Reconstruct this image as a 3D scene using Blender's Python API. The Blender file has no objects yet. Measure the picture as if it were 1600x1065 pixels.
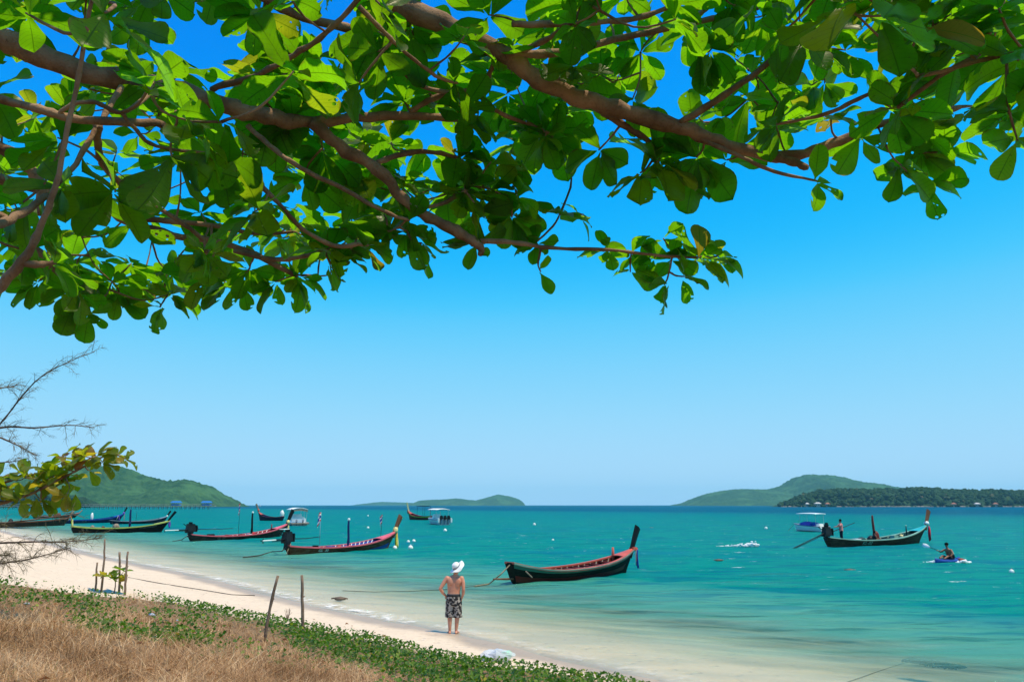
import bpy, bmesh, math, random
import numpy as np
from mathutils import Vector, Matrix, noise as mnoise

random.seed(7); RNG = np.random.default_rng(7)
scene = bpy.context.scene
COL = scene.collection
PI = math.pi

# ------------------------------------------------------------------ camera
FPX = 1244.0                       # focal length in pixels of the 1600 px wide photograph
HORIZON = 788.5
CAM_Z = 3.2
PITCH = math.atan((HORIZON - 532.5) / FPX)
cam_d = bpy.data.cameras.new('camera'); cam = bpy.data.objects.new('camera', cam_d); COL.objects.link(cam)
cam.location = (0, 0, CAM_Z); cam.rotation_euler = (PI / 2 + PITCH, 0, 0)
cam_d.sensor_width = 36; cam_d.lens = FPX / 1600 * 36
cam_d.clip_start = 0.05; cam_d.clip_end = 60000
scene.camera = cam

# ------------------------------------------------------------------ sky, sun, exposure
SUN = Vector((0.6, -0.3, 1.78)).normalized()      # towards the sun
SUN_EL = math.asin(SUN.z); SUN_AZ = math.atan2(SUN.x, SUN.y)
world = bpy.data.worlds.new('World'); scene.world = world; world.use_nodes = True
wn = world.node_tree.nodes; wl = world.node_tree.links
bg = wn['Background']
sky = wn.new('ShaderNodeTexSky'); sky.sky_type = 'NISHITA'; sky.sun_disc = False
sky.sun_elevation = SUN_EL; sky.sun_rotation = SUN_AZ
sky.air_density = 1.0; sky.dust_density = 0.3; sky.ozone_density = 2.5
# the photograph's saturated colour rendering, applied to the whole sky alike
def _scale(sock, f):
    x = wn.new('ShaderNodeVectorMath'); x.operation = 'SCALE'; x.inputs['Scale'].default_value = f; wl.new(sock, x.inputs[0]); return x.outputs[0]
cur = wn.new('ShaderNodeRGBCurve')
SKY_CURVES = [[(0, 0), (0.12, 0.0), (0.155, 0.006), (0.185, 0.045), (0.215, 0.125), (0.292, 0.255), (0.45, 0.39), (0.65, 0.46), (1, 0.52)],
              [(0, 0), (0.12, 0.14), (0.181, 0.26), (0.242, 0.43), (0.285, 0.52), (0.332, 0.605), (0.44, 0.685), (0.62, 0.74), (1, 0.77)],
              [(0, 0), (0.25, 0.72), (0.337, 0.93), (0.42, 1.0), (1, 1.0)]]
for c_, pts_ in zip(cur.mapping.curves, SKY_CURVES):
    while len(c_.points) < len(pts_): c_.points.new(0.5, 0.5)
    for p_, q_ in zip(c_.points, pts_): p_.location = q_; p_.handle_type = 'AUTO_CLAMPED'
cur.mapping.update()
wl.new(_scale(sky.outputs[0], 0.1), cur.inputs['Color'])
wl.new(_scale(cur.outputs[0], 10.0), bg.inputs['Color']); bg.inputs['Strength'].default_value = 0.1
sun_d = bpy.data.lights.new('sun', 'SUN'); sun_o = bpy.data.objects.new('sun', sun_d); COL.objects.link(sun_o)
sun_d.energy = 5.0; sun_d.angle = math.radians(0.53); sun_d.color = (1.0, 0.83, 0.55)
sun_o.rotation_euler = SUN.to_track_quat('Z', 'Y').to_euler(); sun_o.location = (20, -10, 60)
scene.view_settings.view_transform = 'Standard'; scene.view_settings.look = 'None'
scene.view_settings.exposure = 0.0; scene.view_settings.gamma = 1.0
scene.view_settings.use_curve_mapping = False
scene.render.engine = 'CYCLES'
cy = scene.cycles
cy.use_denoising = True; cy.max_bounces = 10; cy.transparent_max_bounces = 16; cy.transmission_bounces = 6
cy.diffuse_bounces = 4; cy.glossy_bounces = 3; cy.volume_bounces = 1
cy.sample_clamp_indirect = 6.0; cy.caustics_reflective = False; cy.caustics_refractive = False

# ------------------------------------------------------------------ pixel helpers (photograph pixels -> points in the place)
_ct, _st = math.cos(PITCH), math.sin(PITCH)
def ray(u, v):
    x = (u - 800) / FPX; y = (532.5 - v) / FPX
    return Vector((x, _ct - y * _st, _st + y * _ct))
def at(u, v, Y):
    d = ray(u, v); return Vector((0, 0, CAM_Z)) + d * (Y / d.y)
def sea_at(u, v, z=0.0):
    d = ray(u, v); return Vector((0, 0, CAM_Z)) + d * ((z - CAM_Z) / d.z)

# ------------------------------------------------------------------ materials
def mat(name, color=(0.5, 0.5, 0.5), rough=0.6, spec=0.4, var=0.0, scale=4.0, bump=0.0, bscale=None, metal=0.0, stretch=None, col2=None, detail=5.0):
    m = bpy.data.materials.new(name); m.use_nodes = True
    n = m.node_tree.nodes; l = m.node_tree.links; b = n['Principled BSDF']
    b.inputs['Roughness'].default_value = rough; b.inputs['Metallic'].default_value = metal
    b.inputs['Specular IOR Level'].default_value = spec
    b.inputs['Base Color'].default_value = (*color, 1)
    tc = n.new('ShaderNodeTexCoord'); vec = tc.outputs['Object']
    if stretch:
        mp = n.new('ShaderNodeMapping'); mp.inputs['Scale'].default_value = stretch; l.new(vec, mp.inputs[0]); vec = mp.outputs[0]
    if var > 0 or col2:
        t = n.new('ShaderNodeTexNoise'); t.inputs['Scale'].default_value = scale; t.inputs['Detail'].default_value = detail
        t.inputs['Roughness'].default_value = 0.65
        l.new(vec, t.inputs['Vector'])
        r = n.new('ShaderNodeValToRGB'); r.color_ramp.elements[0].position = 0.32; r.color_ramp.elements[1].position = 0.68
        c2 = col2 or tuple(min(1, c * (1 + var)) for c in color)
        c1 = color if col2 else tuple(c * (1 - var) for c in color)
        r.color_ramp.elements[0].color = (*c1, 1); r.color_ramp.elements[1].color = (*c2, 1)
        l.new(t.outputs['Fac'], r.inputs[0]); l.new(r.outputs[0], b.inputs['Base Color'])
    if bump > 0:
        t2 = n.new('ShaderNodeTexNoise'); t2.inputs['Scale'].default_value = bscale or scale * 3; t2.inputs['Detail'].default_value = 6
        l.new(vec, t2.inputs['Vector'])
        bp = n.new('ShaderNodeBump'); bp.inputs['Strength'].default_value = bump; bp.inputs['Distance'].default_value = 0.02
        l.new(t2.outputs['Fac'], bp.inputs['Height']); l.new(bp.outputs[0], b.inputs['Normal'])
    return m

class N:
    """small node-building helper"""
    def __init__(s, name):
        s.m = bpy.data.materials.new(name); s.m.use_nodes = True
        s.t = s.m.node_tree; s.n = s.t.nodes; s.l = s.t.links
        for x in list(s.n): s.n.remove(x)
        s.out = s.n.new('ShaderNodeOutputMaterial')
    def node(s, kind, **kw):
        x = s.n.new(kind)
        for k, v in kw.items():
            if k.startswith('i_'):
                key = k[2:]; key = int(key) if key.isdigit() else key.replace('_', ' ')
                s.put(x.inputs[key], v)
            else: setattr(x, k, v)
        return x
    def put(s, sock, v):
        if hasattr(v, 'is_linked') or hasattr(v, 'links'): s.l.new(v, sock)
        elif isinstance(v, tuple) and len(v) == 3 and sock.type == 'RGBA': sock.default_value = (*v, 1)
        else: sock.default_value = v
    def math(s, op, a, b=0.0, c=None, clamp=False):
        x = s.n.new('ShaderNodeMath'); x.operation = op; x.use_clamp = clamp
        s.put(x.inputs[0], a); s.put(x.inputs[1], b)
        if c is not None: s.put(x.inputs[2], c)
        return x.outputs[0]
    def mix(s, f, a, b, blend='MIX'):
        x = s.n.new('ShaderNodeMix'); x.data_type = 'RGBA'; x.blend_type = blend
        s.put(x.inputs[0], f); s.put(x.inputs[6], a); s.put(x.inputs[7], b); return x.outputs[2]
    def noise(s, vec, scale, detail=4.0, rough=0.55):
        x = s.node('ShaderNodeTexNoise'); x.inputs['Scale'].default_value = scale; x.inputs['Detail'].default_value = detail
        x.inputs['Roughness'].default_value = rough; s.put(x.inputs['Vector'], vec); return x.outputs['Fac']
    def mapping(s, vec, scale=(1, 1, 1), rot=(0, 0, 0)):
        x = s.node('ShaderNodeMapping'); x.inputs['Scale'].default_value = scale; x.inputs['Rotation'].default_value = rot
        s.put(x.inputs[0], vec); return x.outputs[0]
    def ramp(s, f, stops, interp='LINEAR'):
        x = s.node('ShaderNodeValToRGB'); e = x.color_ramp.elements; x.color_ramp.interpolation = interp
        for k, (p, c) in enumerate(stops):
            q = e[k] if k < 2 else e.new(p)
            q.position = p; q.color = (*c, 1) if len(c) == 3 else c
        s.put(x.inputs[0], f); return x.outputs[0]
    def step(s, f, lo, hi):
        x = s.node('ShaderNodeMapRange'); x.interpolation_type = 'SMOOTHSTEP'
        s.put(x.inputs[0], f); s.put(x.inputs[1], lo); s.put(x.inputs[2], hi); return x.outputs[0]

# ------------------------------------------------------------------ objects
def link(name, mesh, m=None, parent=None, loc=None):
    o = bpy.data.objects.new(name, mesh); COL.objects.link(o)
    if m is not None and not mesh.materials: mesh.materials.append(m)
    if parent is not None: o.parent = parent
    if loc is not None: o.location = loc
    return o
def tag(o, label=None, cat=None, group=None, kind=None):
    if label: o['label'] = label
    if cat: o['category'] = cat
    if group: o['group'] = group
    if kind: o['kind'] = kind
    return o
def empty(name, loc, rz, label, cat, group=None):
    o = bpy.data.objects.new(name, None); COL.objects.link(o); o.empty_display_size = 0.2
    o.location = loc; o.rotation_euler = (0, 0, rz); return tag(o, label, cat, group)
def npmesh(name, verts, faces, smooth=False):
    """mesh from numpy arrays; faces (n,3) or (n,4)"""
    me = bpy.data.meshes.new(name); verts = np.asarray(verts, np.float32); faces = np.asarray(faces, np.int32)
    k = faces.shape[1]
    me.vertices.add(len(verts)); me.vertices.foreach_set('co', verts.ravel())
    me.loops.add(faces.size); me.loops.foreach_set('vertex_index', faces.ravel())
    me.polygons.add(len(faces)); me.polygons.foreach_set('loop_start', np.arange(0, faces.size, k, dtype=np.int32))
    if smooth: me.polygons.foreach_set('use_smooth', np.ones(len(faces), bool))
    me.update(calc_edges=True); me.validate(); return me
def attr(me, name, vals, kind='FLOAT'):
    a = me.attributes.new(name, kind, 'POINT')
    a.data.foreach_set('value' if kind == 'FLOAT' else 'vector', np.asarray(vals, np.float32).ravel()); return a

class MB:
    """collects simple shapes and links them as ONE mesh"""
    def __init__(s): s.v = []; s.f = []
    def add(s, vs, fs):
        o = len(s.v); s.v += [tuple(p) for p in vs]; s.f += [tuple(i + o for i in f) for f in fs]; return s
    def box(s, c, size, R=None, taper=1.0):
        hx, hy, hz = size[0] / 2, size[1] / 2, size[2] / 2
        P = [Vector((sx * hx * (taper if sz > 0 else 1), sy * hy * (taper if sz > 0 else 1), sz * hz)) for sz in (-1, 1) for sy in (-1, 1) for sx in (-1, 1)]
        if R is not None: P = [R @ p for p in P]
        P = [p + Vector(c) for p in P]
        return s.add(P, [(0, 2, 3, 1), (4, 5, 7, 6), (0, 1, 5, 4), (2, 6, 7, 3), (0, 4, 6, 2), (1, 3, 7, 5)])
    def tube(s, pts, radii, n=8, squash=1.0, up=None, cap=True):
        pts = [Vector(p) for p in pts]
        if not hasattr(radii, '__len__'): radii = [radii] * len(pts)
        prev = None; vs = []
        for i, p in enumerate(pts):
            t = (pts[min(i + 1, len(pts) - 1)] - pts[max(i - 1, 0)])
            t = t.normalized() if t.length > 1e-9 else Vector((0, 0, 1))
            if prev is None:
                a = up if up is not None else (Vector((0, 0, 1)) if abs(t.z) < 0.9 else Vector((1, 0, 0)))
            else: a = prev
            a = Vector(a); a = (a - t * a.dot(t)); a = a.normalized() if a.length > 1e-6 else t.orthogonal().normalized()
            prev = a; b = t.cross(a)
            r = radii[i]; ra, rb = (r if hasattr(r, '__len__') else (r * squash, r))
            for k in range(n):
                an = 2 * PI * k / n; vs.append(p + a * (math.cos(an) * ra) + b * (math.sin(an) * rb))
        fs = []
        m = len(pts)
        for i in range(m - 1):
            for k in range(n):
                fs.append((i * n + k, i * n + (k + 1) % n, (i + 1) * n + (k + 1) % n, (i + 1) * n + k))
        if cap: fs += [tuple(range(n - 1, -1, -1)), tuple(range((m - 1) * n, m * n))]
        return s.add(vs, fs)
    def ball(s, c, r, seg=10, rings=7, noise=0.0):
        r = r if hasattr(r, '__len__') else (r, r, r); vs = []; fs = []
        for i in range(rings + 1):
            a = PI * i / rings
            for k in range(seg):
                b = 2 * PI * k / seg; q = 1 + noise * (random.random() - 0.5)
                vs.append((c[0] + r[0] * q * math.sin(a) * math.cos(b), c[1] + r[1] * q * math.sin(a) * math.sin(b), c[2] + r[2] * q * math.cos(a)))
        for i in range(rings):
            for k in range(seg): fs.append((i * seg + k, (i + 1) * seg + k, (i + 1) * seg + (k + 1) % seg, i * seg + (k + 1) % seg))
        return s.add(vs, fs)
    def grid(s, P):
        """P: rows of points -> sheet"""
        nr, nc = len(P), len(P[0])
        return s.add([p for r in P for p in r], [(i * nc + j, i * nc + j + 1, (i + 1) * nc + j + 1, (i + 1) * nc + j) for i in range(nr - 1) for j in range(nc - 1)])
    def build(s, name, m, parent=None, smooth=False, bevel=0.0, thick=0.0, loc=None):
        me = bpy.data.meshes.new(name); me.from_pydata(s.v, [], s.f); me.validate()
        if bevel or smooth or thick:
            bm = bmesh.new(); bm.from_mesh(me)
            bmesh.ops.remove_doubles(bm, verts=bm.verts, dist=1e-5)
            if thick: bmesh.ops.solidify(bm, geom=bm.faces[:], thickness=thick)
            if bevel: bmesh.ops.bevel(bm, geom=bm.edges[:], offset=bevel, segments=2, affect='EDGES', clamp_overlap=True)
            bmesh.ops.recalc_face_normals(bm, faces=bm.faces)
            bm.to_mesh(me); bm.free()
        if smooth:
            me.polygons.foreach_set('use_smooth', np.ones(len(me.polygons), bool))
        return link(name, me, m, parent, loc)

def smoothstep(x, a, b):
    t = np.clip((x - a) / (b - a), 0, 1); return t * t * (3 - 2 * t)
def vnoise(x, y, seed=0):
    """smooth value noise on arrays, about -1..1"""
    x = np.asarray(x, float); y = np.asarray(y, float)
    xi = np.floor(x); yi = np.floor(y); fx = x - xi; fy = y - yi
    fx = fx * fx * (3 - 2 * fx); fy = fy * fy * (3 - 2 * fy)
    def h(a, b):
        q = np.sin(a * 127.1 + b * 311.7 + seed * 74.7) * 43758.5453; return (q - np.floor(q)) * 2 - 1
    return (h(xi, yi) * (1 - fx) + h(xi + 1, yi) * fx) * (1 - fy) + (h(xi, yi + 1) * (1 - fx) + h(xi + 1, yi + 1) * fx) * fy
def fbm(x, y, seed=0, oct=4):
    r = 0; a = 0.5
    for k in range(oct): r = r + a * vnoise(x * 2 ** k, y * 2 ** k, seed + k); a *= 0.5
    return r
# ------------------------------------------------------------------ terrain: beach, dune and sea bed in one sheet
SHORE_PX = [(0, 829), (87, 852), (150, 868), (207, 880), (280, 894), (371, 917), (440, 936), (507, 952), (600, 971), (711, 990), (800, 1012), (900, 1038), (1020, 1066)]
_sh = [sea_at(u, v) for u, v in SHORE_PX]
AL = np.array((-0.612, 0.791)); SEAW = np.array((0.791, 0.612))      # along the shore (away from the camera), seawards
_s = np.array([p.x * AL[0] + p.y * AL[1] for p in _sh])[::-1]; _t = np.array([p.x * SEAW[0] + p.y * SEAW[1] for p in _sh])[::-1]
def shore_d(x, y):
    """metres inland (+) or offshore (-) of the waterline"""
    x = np.asarray(x, float); y = np.asarray(y, float)
    s = x * AL[0] + y * AL[1]; t = x * SEAW[0] + y * SEAW[1]
    return np.interp(s, _s, _t) - t
_HD = np.array([0, 2, 4, 6, 8, 10, 12, 16, 40, 400, 20000.]); _HZ = np.array([0, 0.17, 0.38, 0.7, 1.1, 1.42, 1.6, 1.7, 2.2, 6, 10.])
_SD = np.array([0, 3, 8, 16, 50, 170, 240, 330, 1000, 20000.]); _SZ = np.array([0, -0.16, -0.60, -1.5, -2.4, -3.0, -4.0, -8.5, -11, -12.])
def ground_z(x, y):
    x = np.asarray(x, float); y = np.asarray(y, float)
    d = shore_d(x, y) + 0.22 * vnoise(x * 0.35, y * 0.35, 3) + 0.12 * vnoise(x * 1.1, y * 1.1, 4)
    z = np.where(d >= 0, np.interp(d, _HD, _HZ), np.interp(-d, _SD, _SZ))
    w = smoothstep(d, 3, 9)
    z = z + w * (0.10 * fbm(x * 0.5, y * 0.5, 11) + 0.05 * vnoise(x * 1.7, y * 1.7, 12)) * (1 - smoothstep(d, 60, 300))
    z = z + smoothstep(d, 0.3, 2) * (0.018 * vnoise(x * 2.6, y * 2.6, 14) + 0.016 * vnoise(x * 5.3, y * 5.3, 15)) * (1 - smoothstep(d, 60, 200))
    return z
def gz(x, y): return float(ground_z(x, y))
def ground_at(u, v):
    d = ray(u, v); t = 4.0
    p = Vector((0, 0, CAM_Z)); last = p
    while t < 2000:
        q = p + d * t
        if q.z <= gz(q.x, q.y):
            a, b = t / 1.01, t
            for _ in range(24):
                c = (a + b) / 2; q = p + d * c
                if q.z <= gz(q.x, q.y): b = c
                else: a = c
            q = p + d * b; q.z = gz(q.x, q.y); return q
        t *= 1.01
    return p + d * t
VEG_PX = [(-200, 897), (-60, 903), (0, 907), (115, 914), (157, 922), (210, 930), (280, 938), (350, 952), (420, 968), (490, 979), (560, 992), (625, 1006), (700, 1024), (775, 1040), (887, 1052), (962, 1063), (1060, 1085)]
_vg = [ground_at(u, v) for u, v in VEG_PX]
_vs = np.array([p.x * AL[0] + p.y * AL[1] for p in _vg])[::-1]; _vd = np.array([float(shore_d(p.x, p.y)) for p in _vg])[::-1]
def veg_in(x, y):
    """metres inland of the edge where plants begin"""
    s = np.asarray(x) * AL[0] + np.asarray(y) * AL[1]
    return shore_d(x, y) - np.interp(s, _vs, _vd)

def polar(a0, a1, na, r0, r1, nr):
    """fan of quads round the camera's foot point, fine near, coarse far"""
    A = np.radians(np.linspace(a0, a1, na)); R = np.geomspace(r0, r1, nr)
    X = np.outer(R, np.sin(A)); Y = np.outer(R, np.cos(A))
    i, j = np.meshgrid(np.arange(nr - 1), np.arange(na - 1), indexing='ij')
    q = (i * na + j).ravel()
    F = np.stack([q, q + 1, q + na + 1, q + na], 1)[:, ::-1]
    return X.ravel(), Y.ravel(), F
FAR = 9000.0
X, Y, F = polar(-180, 180, 721, 0.6, FAR, 420)
Z = ground_z(X, Y)
me = npmesh('ground', np.stack([X, Y, Z], 1), F, smooth=True)
attr(me, 'inland', shore_d(X, Y) + 0.25 * vnoise(X * 0.5, Y * 0.5, 21) + 0.12 * vnoise(X * 2, Y * 2, 22)); attr(me, 'veg', veg_in(X, Y))
k = N('sand'); pos = k.node('ShaderNodeNewGeometry').outputs['Position']
inl = k.node('ShaderNodeAttribute', attribute_name='inland').outputs['Fac']; veg = k.node('ShaderNodeAttribute', attribute_name='veg').outputs['Fac']
n1 = k.noise(pos, 0.9, 6); n2 = k.noise(pos, 38, 5, 0.7); n3 = k.noise(pos, 7, 6, 0.6)
dry = k.mix(n1, (0.655, 0.52, 0.38), (0.76, 0.615, 0.465))
dry = k.mix(k.math('MULTIPLY', k.step(n3, 0.54, 0.66), 0.38), dry, (0.38, 0.28, 0.20))
dry = k.mix(k.math('MULTIPLY', k.step(n2, 0.62, 0.74), 0.3), dry, (0.30, 0.22, 0.16))
wet = k.mix(n1, (0.40, 0.295, 0.20), (0.47, 0.355, 0.245))
wetf = k.math('SUBTRACT', 1.0, k.step(k.math('ADD', inl, k.math('MULTIPLY', n1, 0.8)), 0.7, 1.5))
c = k.mix(wetf, dry, wet)
bed = k.mix(k.step(k.noise(k.mapping(pos, (0.5, 1.0, 1), (0, 0, 0.5)), 0.55, 6, 0.6), 0.40, 0.62), (0.74, 0.54, 0.34), (0.60, 0.47, 0.31))
bed = k.mix(k.math('MULTIPLY', k.step(k.noise(k.mapping(pos, (0.6, 2.2, 1), (0, 0, 0.2)), 1.6, 5, 0.6), 0.50, 0.66), 0.18), bed, (0.36, 0.37, 0.24))
c = k.mix(k.step(inl, 0.0, -0.8), c, bed)
soil = k.mix(n3, (0.14, 0.085, 0.040), (0.32, 0.205, 0.105))
c = k.mix(k.step(k.math('ADD', veg, k.math('MULTIPLY', k.math('SUBTRACT', n3, 0.5), 1.6)), -0.15, 0.7), c, soil)
foot = k.node('ShaderNodeTexVoronoi', i_Scale=2.3); k.put(foot.inputs['Vector'], k.mapping(pos, (1, 1, 0.0))); foot = foot.outputs['Distance']
b = k.node('ShaderNodeBsdfPrincipled'); k.put(b.inputs['Base Color'], c)
k.put(b.inputs['Roughness'], k.math('SUBTRACT', 0.9, k.math('MULTIPLY', wetf, 0.5)))
b.inputs['Specular IOR Level'].default_value = 0.25
bp = k.node('ShaderNodeBump', i_Strength=0.8, i_Distance=0.05)
k.put(bp.inputs['Height'], k.math('ADD', k.math('ADD', k.noise(pos, 3.2, 6, 0.6), k.math('MULTIPLY', n2, 0.35)), k.math('MULTIPLY', k.step(foot, 0.10, 0.30), 0.9))); k.l.new(bp.outputs[0], b.inputs['Normal'])
k.l.new(b.outputs[0], k.out.inputs[0])
tag(link('ground', me, k.m), kind='structure')

# ------------------------------------------------------------------ sea
X, Y, F = polar(-100, 100, 900, 6.0, FAR, 700)
D = shore_d(X, Y); keep = D < 2.0
fk = keep[F].any(1); F = F[fk]
used = np.zeros(len(X), bool); used[F.ravel()] = True; idx = np.cumsum(used) - 1
X, Y, D = X[used], Y[used], D[used]; F = idx[F]
R = np.hypot(X, Y); off = np.maximum(-D, 0)
amp = smoothstep(off, 0.3, 14) * 0.045 + 0.006
fade = 1 - smoothstep(R, 90, 220)
t = X * SEAW[0] + Y * SEAW[1]; s_ = X * AL[0] + Y * AL[1]
W = amp * fade * (np.sin(t * 1.55 + 1.3 * vnoise(s_ * 0.07, t * 0.1, 31) * 3) * 0.35 + vnoise(s_ * 0.35 + 0.5 * Y, t * 0.9, 32) * 0.7 + vnoise(X * 0.9, Y * 2.0, 33) * 0.45)
swash = 0.02 * np.exp(-((off - 0.9) / 0.5) ** 2) * (vnoise(s_ * 0.5, s_ * 0.1, 34) + 0.6)
Zs = W + swash
me = npmesh('sea', np.stack([X, Y, Zs], 1), F, smooth=True)
attr(me, 'depth', np.maximum(Zs - ground_z(X, Y), 0)); attr(me, 'offshore', -D); attr(me, 'reach', Y + 25 * vnoise(X * 0.012, Y * 0.003, 41) * np.clip(Y / 300, 0, 2))
k = N('sea_water'); pos = k.node('ShaderNodeNewGeometry').outputs['Position']
dep = k.node('ShaderNodeAttribute', attribute_name='depth').outputs['Fac']; ofs = k.node('ShaderNodeAttribute', attribute_name='offshore').outputs['Fac']
rch = k.node('ShaderNodeAttribute', attribute_name='reach').outputs['Fac']
ROT = (0, 0, 0.12)
wide = k.mapping(pos, (0.045, 0.12, 1), ROT); mid = k.mapping(pos, (0.12, 0.5, 1), ROT); fine = k.mapping(pos, (0.8, 1.7, 1), ROT)
ripp = k.mapping(pos, (0.30, 1.15, 1), (0, 0, 0.16)); nr = k.noise(ripp, 1.0, 5, 0.62)
nw = k.noise(wide, 1.0, 5, 0.6); nm = k.noise(mid, 1.0, 5, 0.6); nf = k.noise(fine, 2.6, 8, 0.72)
body = k.ramp(k.math('MULTIPLY', k.math('ADD', dep, k.math('MULTIPLY', k.math('SUBTRACT', nm, 0.5), 1.4)), 0.1),
              [(0.0, (0.34, 0.46, 0.33)), (0.065, (0.11, 0.40, 0.295)), (0.15, (0.0, 0.21, 0.165)), (0.30, (0.0, 0.17, 0.148)), (0.52, (0.0, 0.095, 0.14)), (0.8, (0.0, 0.05, 0.11))])
body = k.mix(k.math('MULTIPLY', k.step(nw, 0.5, 0.68), 0.55), body, (0.0, 0.125, 0.22))
body = k.mix(k.math('MULTIPLY', k.math('MULTIPLY', k.step(nm, 0.54, 0.66), k.step(dep, 0.35, 1.3)), 0.5), body, (0.0, 0.085, 0.11))  # darker, then lighter streaks: wave-slope reflections painted into the body colour
body = k.mix(k.math('MULTIPLY', k.math('MULTIPLY', k.step(nm, 0.46, 0.34), k.step(nf, 0.4, 0.6)), 0.45), body, (0.02, 0.25, 0.21))
dvar = k.math('MULTIPLY', dep, k.math('ADD', 1.0, k.math('ADD', k.math('MULTIPLY', k.math('SUBTRACT', nm, 0.5), 1.6), k.math('MULTIPLY', k.math('SUBTRACT', nr, 0.5), 2.0))))
body = k.mix(k.math('MULTIPLY', k.math('MULTIPLY', k.step(nr, 0.50, 0.60), 0.62), k.step(dep, 0.35, 1.3)), body, (0.0, 0.095, 0.155))  # ripple streaks, dark then light: sky reflected off slopes, put into body colour
body = k.mix(k.math('MULTIPLY', k.step(nr, 0.45, 0.36), 0.55), body, (0.006, 0.25, 0.205))
opac = k.math('SUBTRACT', 1.0, k.math('POWER', 2.718, k.math('MULTIPLY', k.math('POWER', k.math('MAXIMUM', dvar, 0.0), 1.35), -1.5)))
dif = k.node('ShaderNodeBsdfDiffuse'); k.put(dif.inputs[0], body)
trn = k.node('ShaderNodeBsdfTransparent'); k.put(trn.inputs[0], k.mix(k.math('MULTIPLY', dep, 1.6, clamp=True), (0.97, 1.0, 0.985), (0.78, 0.96, 0.92)))
ms = k.node('ShaderNodeMixShader'); k.put(ms.inputs[0], opac); k.l.new(trn.outputs[0], ms.inputs[1]); k.l.new(dif.outputs[0], ms.inputs[2])
bp = k.node('ShaderNodeBump', i_Strength=1.0, i_Distance=0.75)
k.put(bp.inputs['Height'], k.math('ADD', k.math('MULTIPLY', nf, 0.35), k.math('ADD', k.math('MULTIPLY', nm, 1.0), k.math('MULTIPLY', nr, 0.9))))
gl = k.node('ShaderNodeBsdfGlossy'); gl.inputs['Roughness'].default_value = 0.10; gl.inputs[0].default_value = (0.28, 0.82, 0.92, 1); k.l.new(bp.outputs[0], gl.inputs['Normal'])
fr = k.node('ShaderNodeFresnel', i_IOR=1.33); k.l.new(bp.outputs[0], fr.inputs['Normal'])
ms2 = k.node('ShaderNodeMixShader'); k.put(ms2.inputs[0], k.math('MINIMUM', k.math('MULTIPLY', fr.outputs[0], 0.5), 0.145))
k.l.new(ms.outputs[0], ms2.inputs[1]); k.l.new(gl.outputs[0], ms2.inputs[2])
# broken foam at the swash line and white flecks for small whitecaps and painted glints
fn = k.noise(k.mapping(pos, (1.1, 1.1, 1)), 2.4, 7, 0.7)
line = k.math('MULTIPLY', k.math('MULTIPLY', k.step(ofs, 1.1, 0.55), k.step(ofs, 0.1, 0.4)), k.step(k.math('ADD', k.noise(pos, 0.33, 3), k.math('MULTIPLY', ofs, 0.06)), 0.46, 0.55))
line2 = k.math('MULTIPLY', k.math('MULTIPLY', k.step(ofs, 3.4, 3.0), k.step(ofs, 2.3, 2.8)), k.math('MULTIPLY', k.step(k.noise(pos, 0.22, 2), 0.58, 0.66), 0.35))
caps_glints = k.math('MULTIPLY', k.step(k.noise(k.mapping(pos, (0.55, 1.5, 1)), 1.0, 8, 0.75), 0.635, 0.665), k.step(ofs, 10, 30))
alng = k.math('ADD', 0.28, k.step(k.node('ShaderNodeSeparateXYZ', i_0=pos).outputs[0], -0.5, -5.0))
ff = k.math('MULTIPLY', k.math('MULTIPLY', k.math('ADD', line, line2, clamp=True), alng), k.step(fn, 0.44, 0.64))
ff = k.math('MAXIMUM', ff, k.math('MULTIPLY', caps_glints, 0.9))
fo = k.node('ShaderNodeBsdfDiffuse', i_Color=(0.72, 0.70, 0.66))
ms3 = k.node('ShaderNodeMixShader'); k.put(ms3.inputs[0], k.math('MULTIPLY', ff, 0.92)); k.l.new(ms2.outputs[0], ms3.inputs[1]); k.l.new(fo.outputs[0], ms3.inputs[2])
k.l.new(ms3.outputs[0], k.out.inputs[0])
tag(link('sea', me, k.m), kind='structure')

# ------------------------------------------------------------------ hills and islands across the bay
def forest_mat(name, a, b, scale):
    k = N(name); pos = k.node('ShaderNodeNewGeometry').outputs['Position']
    n1 = k.noise(pos, scale, 8, 0.68); n2 = k.noise(pos, scale * 0.13, 4)
    c = k.mix(k.step(n1, 0.34, 0.66), a, b); c = k.mix(k.math('MULTIPLY', k.step(n2, 0.5, 0.62), 0.5), c, tuple(x * 1.6 for x in b)); n3 = k.noise(k.mapping(pos, (1, 1, 0.4)), scale * 0.32, 6, 0.7); c = k.mix(k.math('MULTIPLY', k.step(n3, 0.52, 0.64), 0.55), c, tuple(x * 0.6 for x in a)); c = k.mix(k.math('MULTIPLY', k.step(n3, 0.36, 0.30), 0.5), c, (b[0] * 2.6, b[1] * 1.5, b[2] * 1.4))
    p = k.node('ShaderNodeBsdfPrincipled', i_Roughness=0.9); k.put(p.inputs['Base Color'], c); p.inputs['Specular IOR Level'].default_value = 0.1
    bp = k.node('ShaderNodeBump', i_Strength=1.0, i_Distance=3.0); k.put(bp.inputs['Height'], n1); k.l.new(bp.outputs[0], p.inputs['Normal'])
    k.l.new(p.outputs[0], k.out.inputs[0]); return k.m
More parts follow.
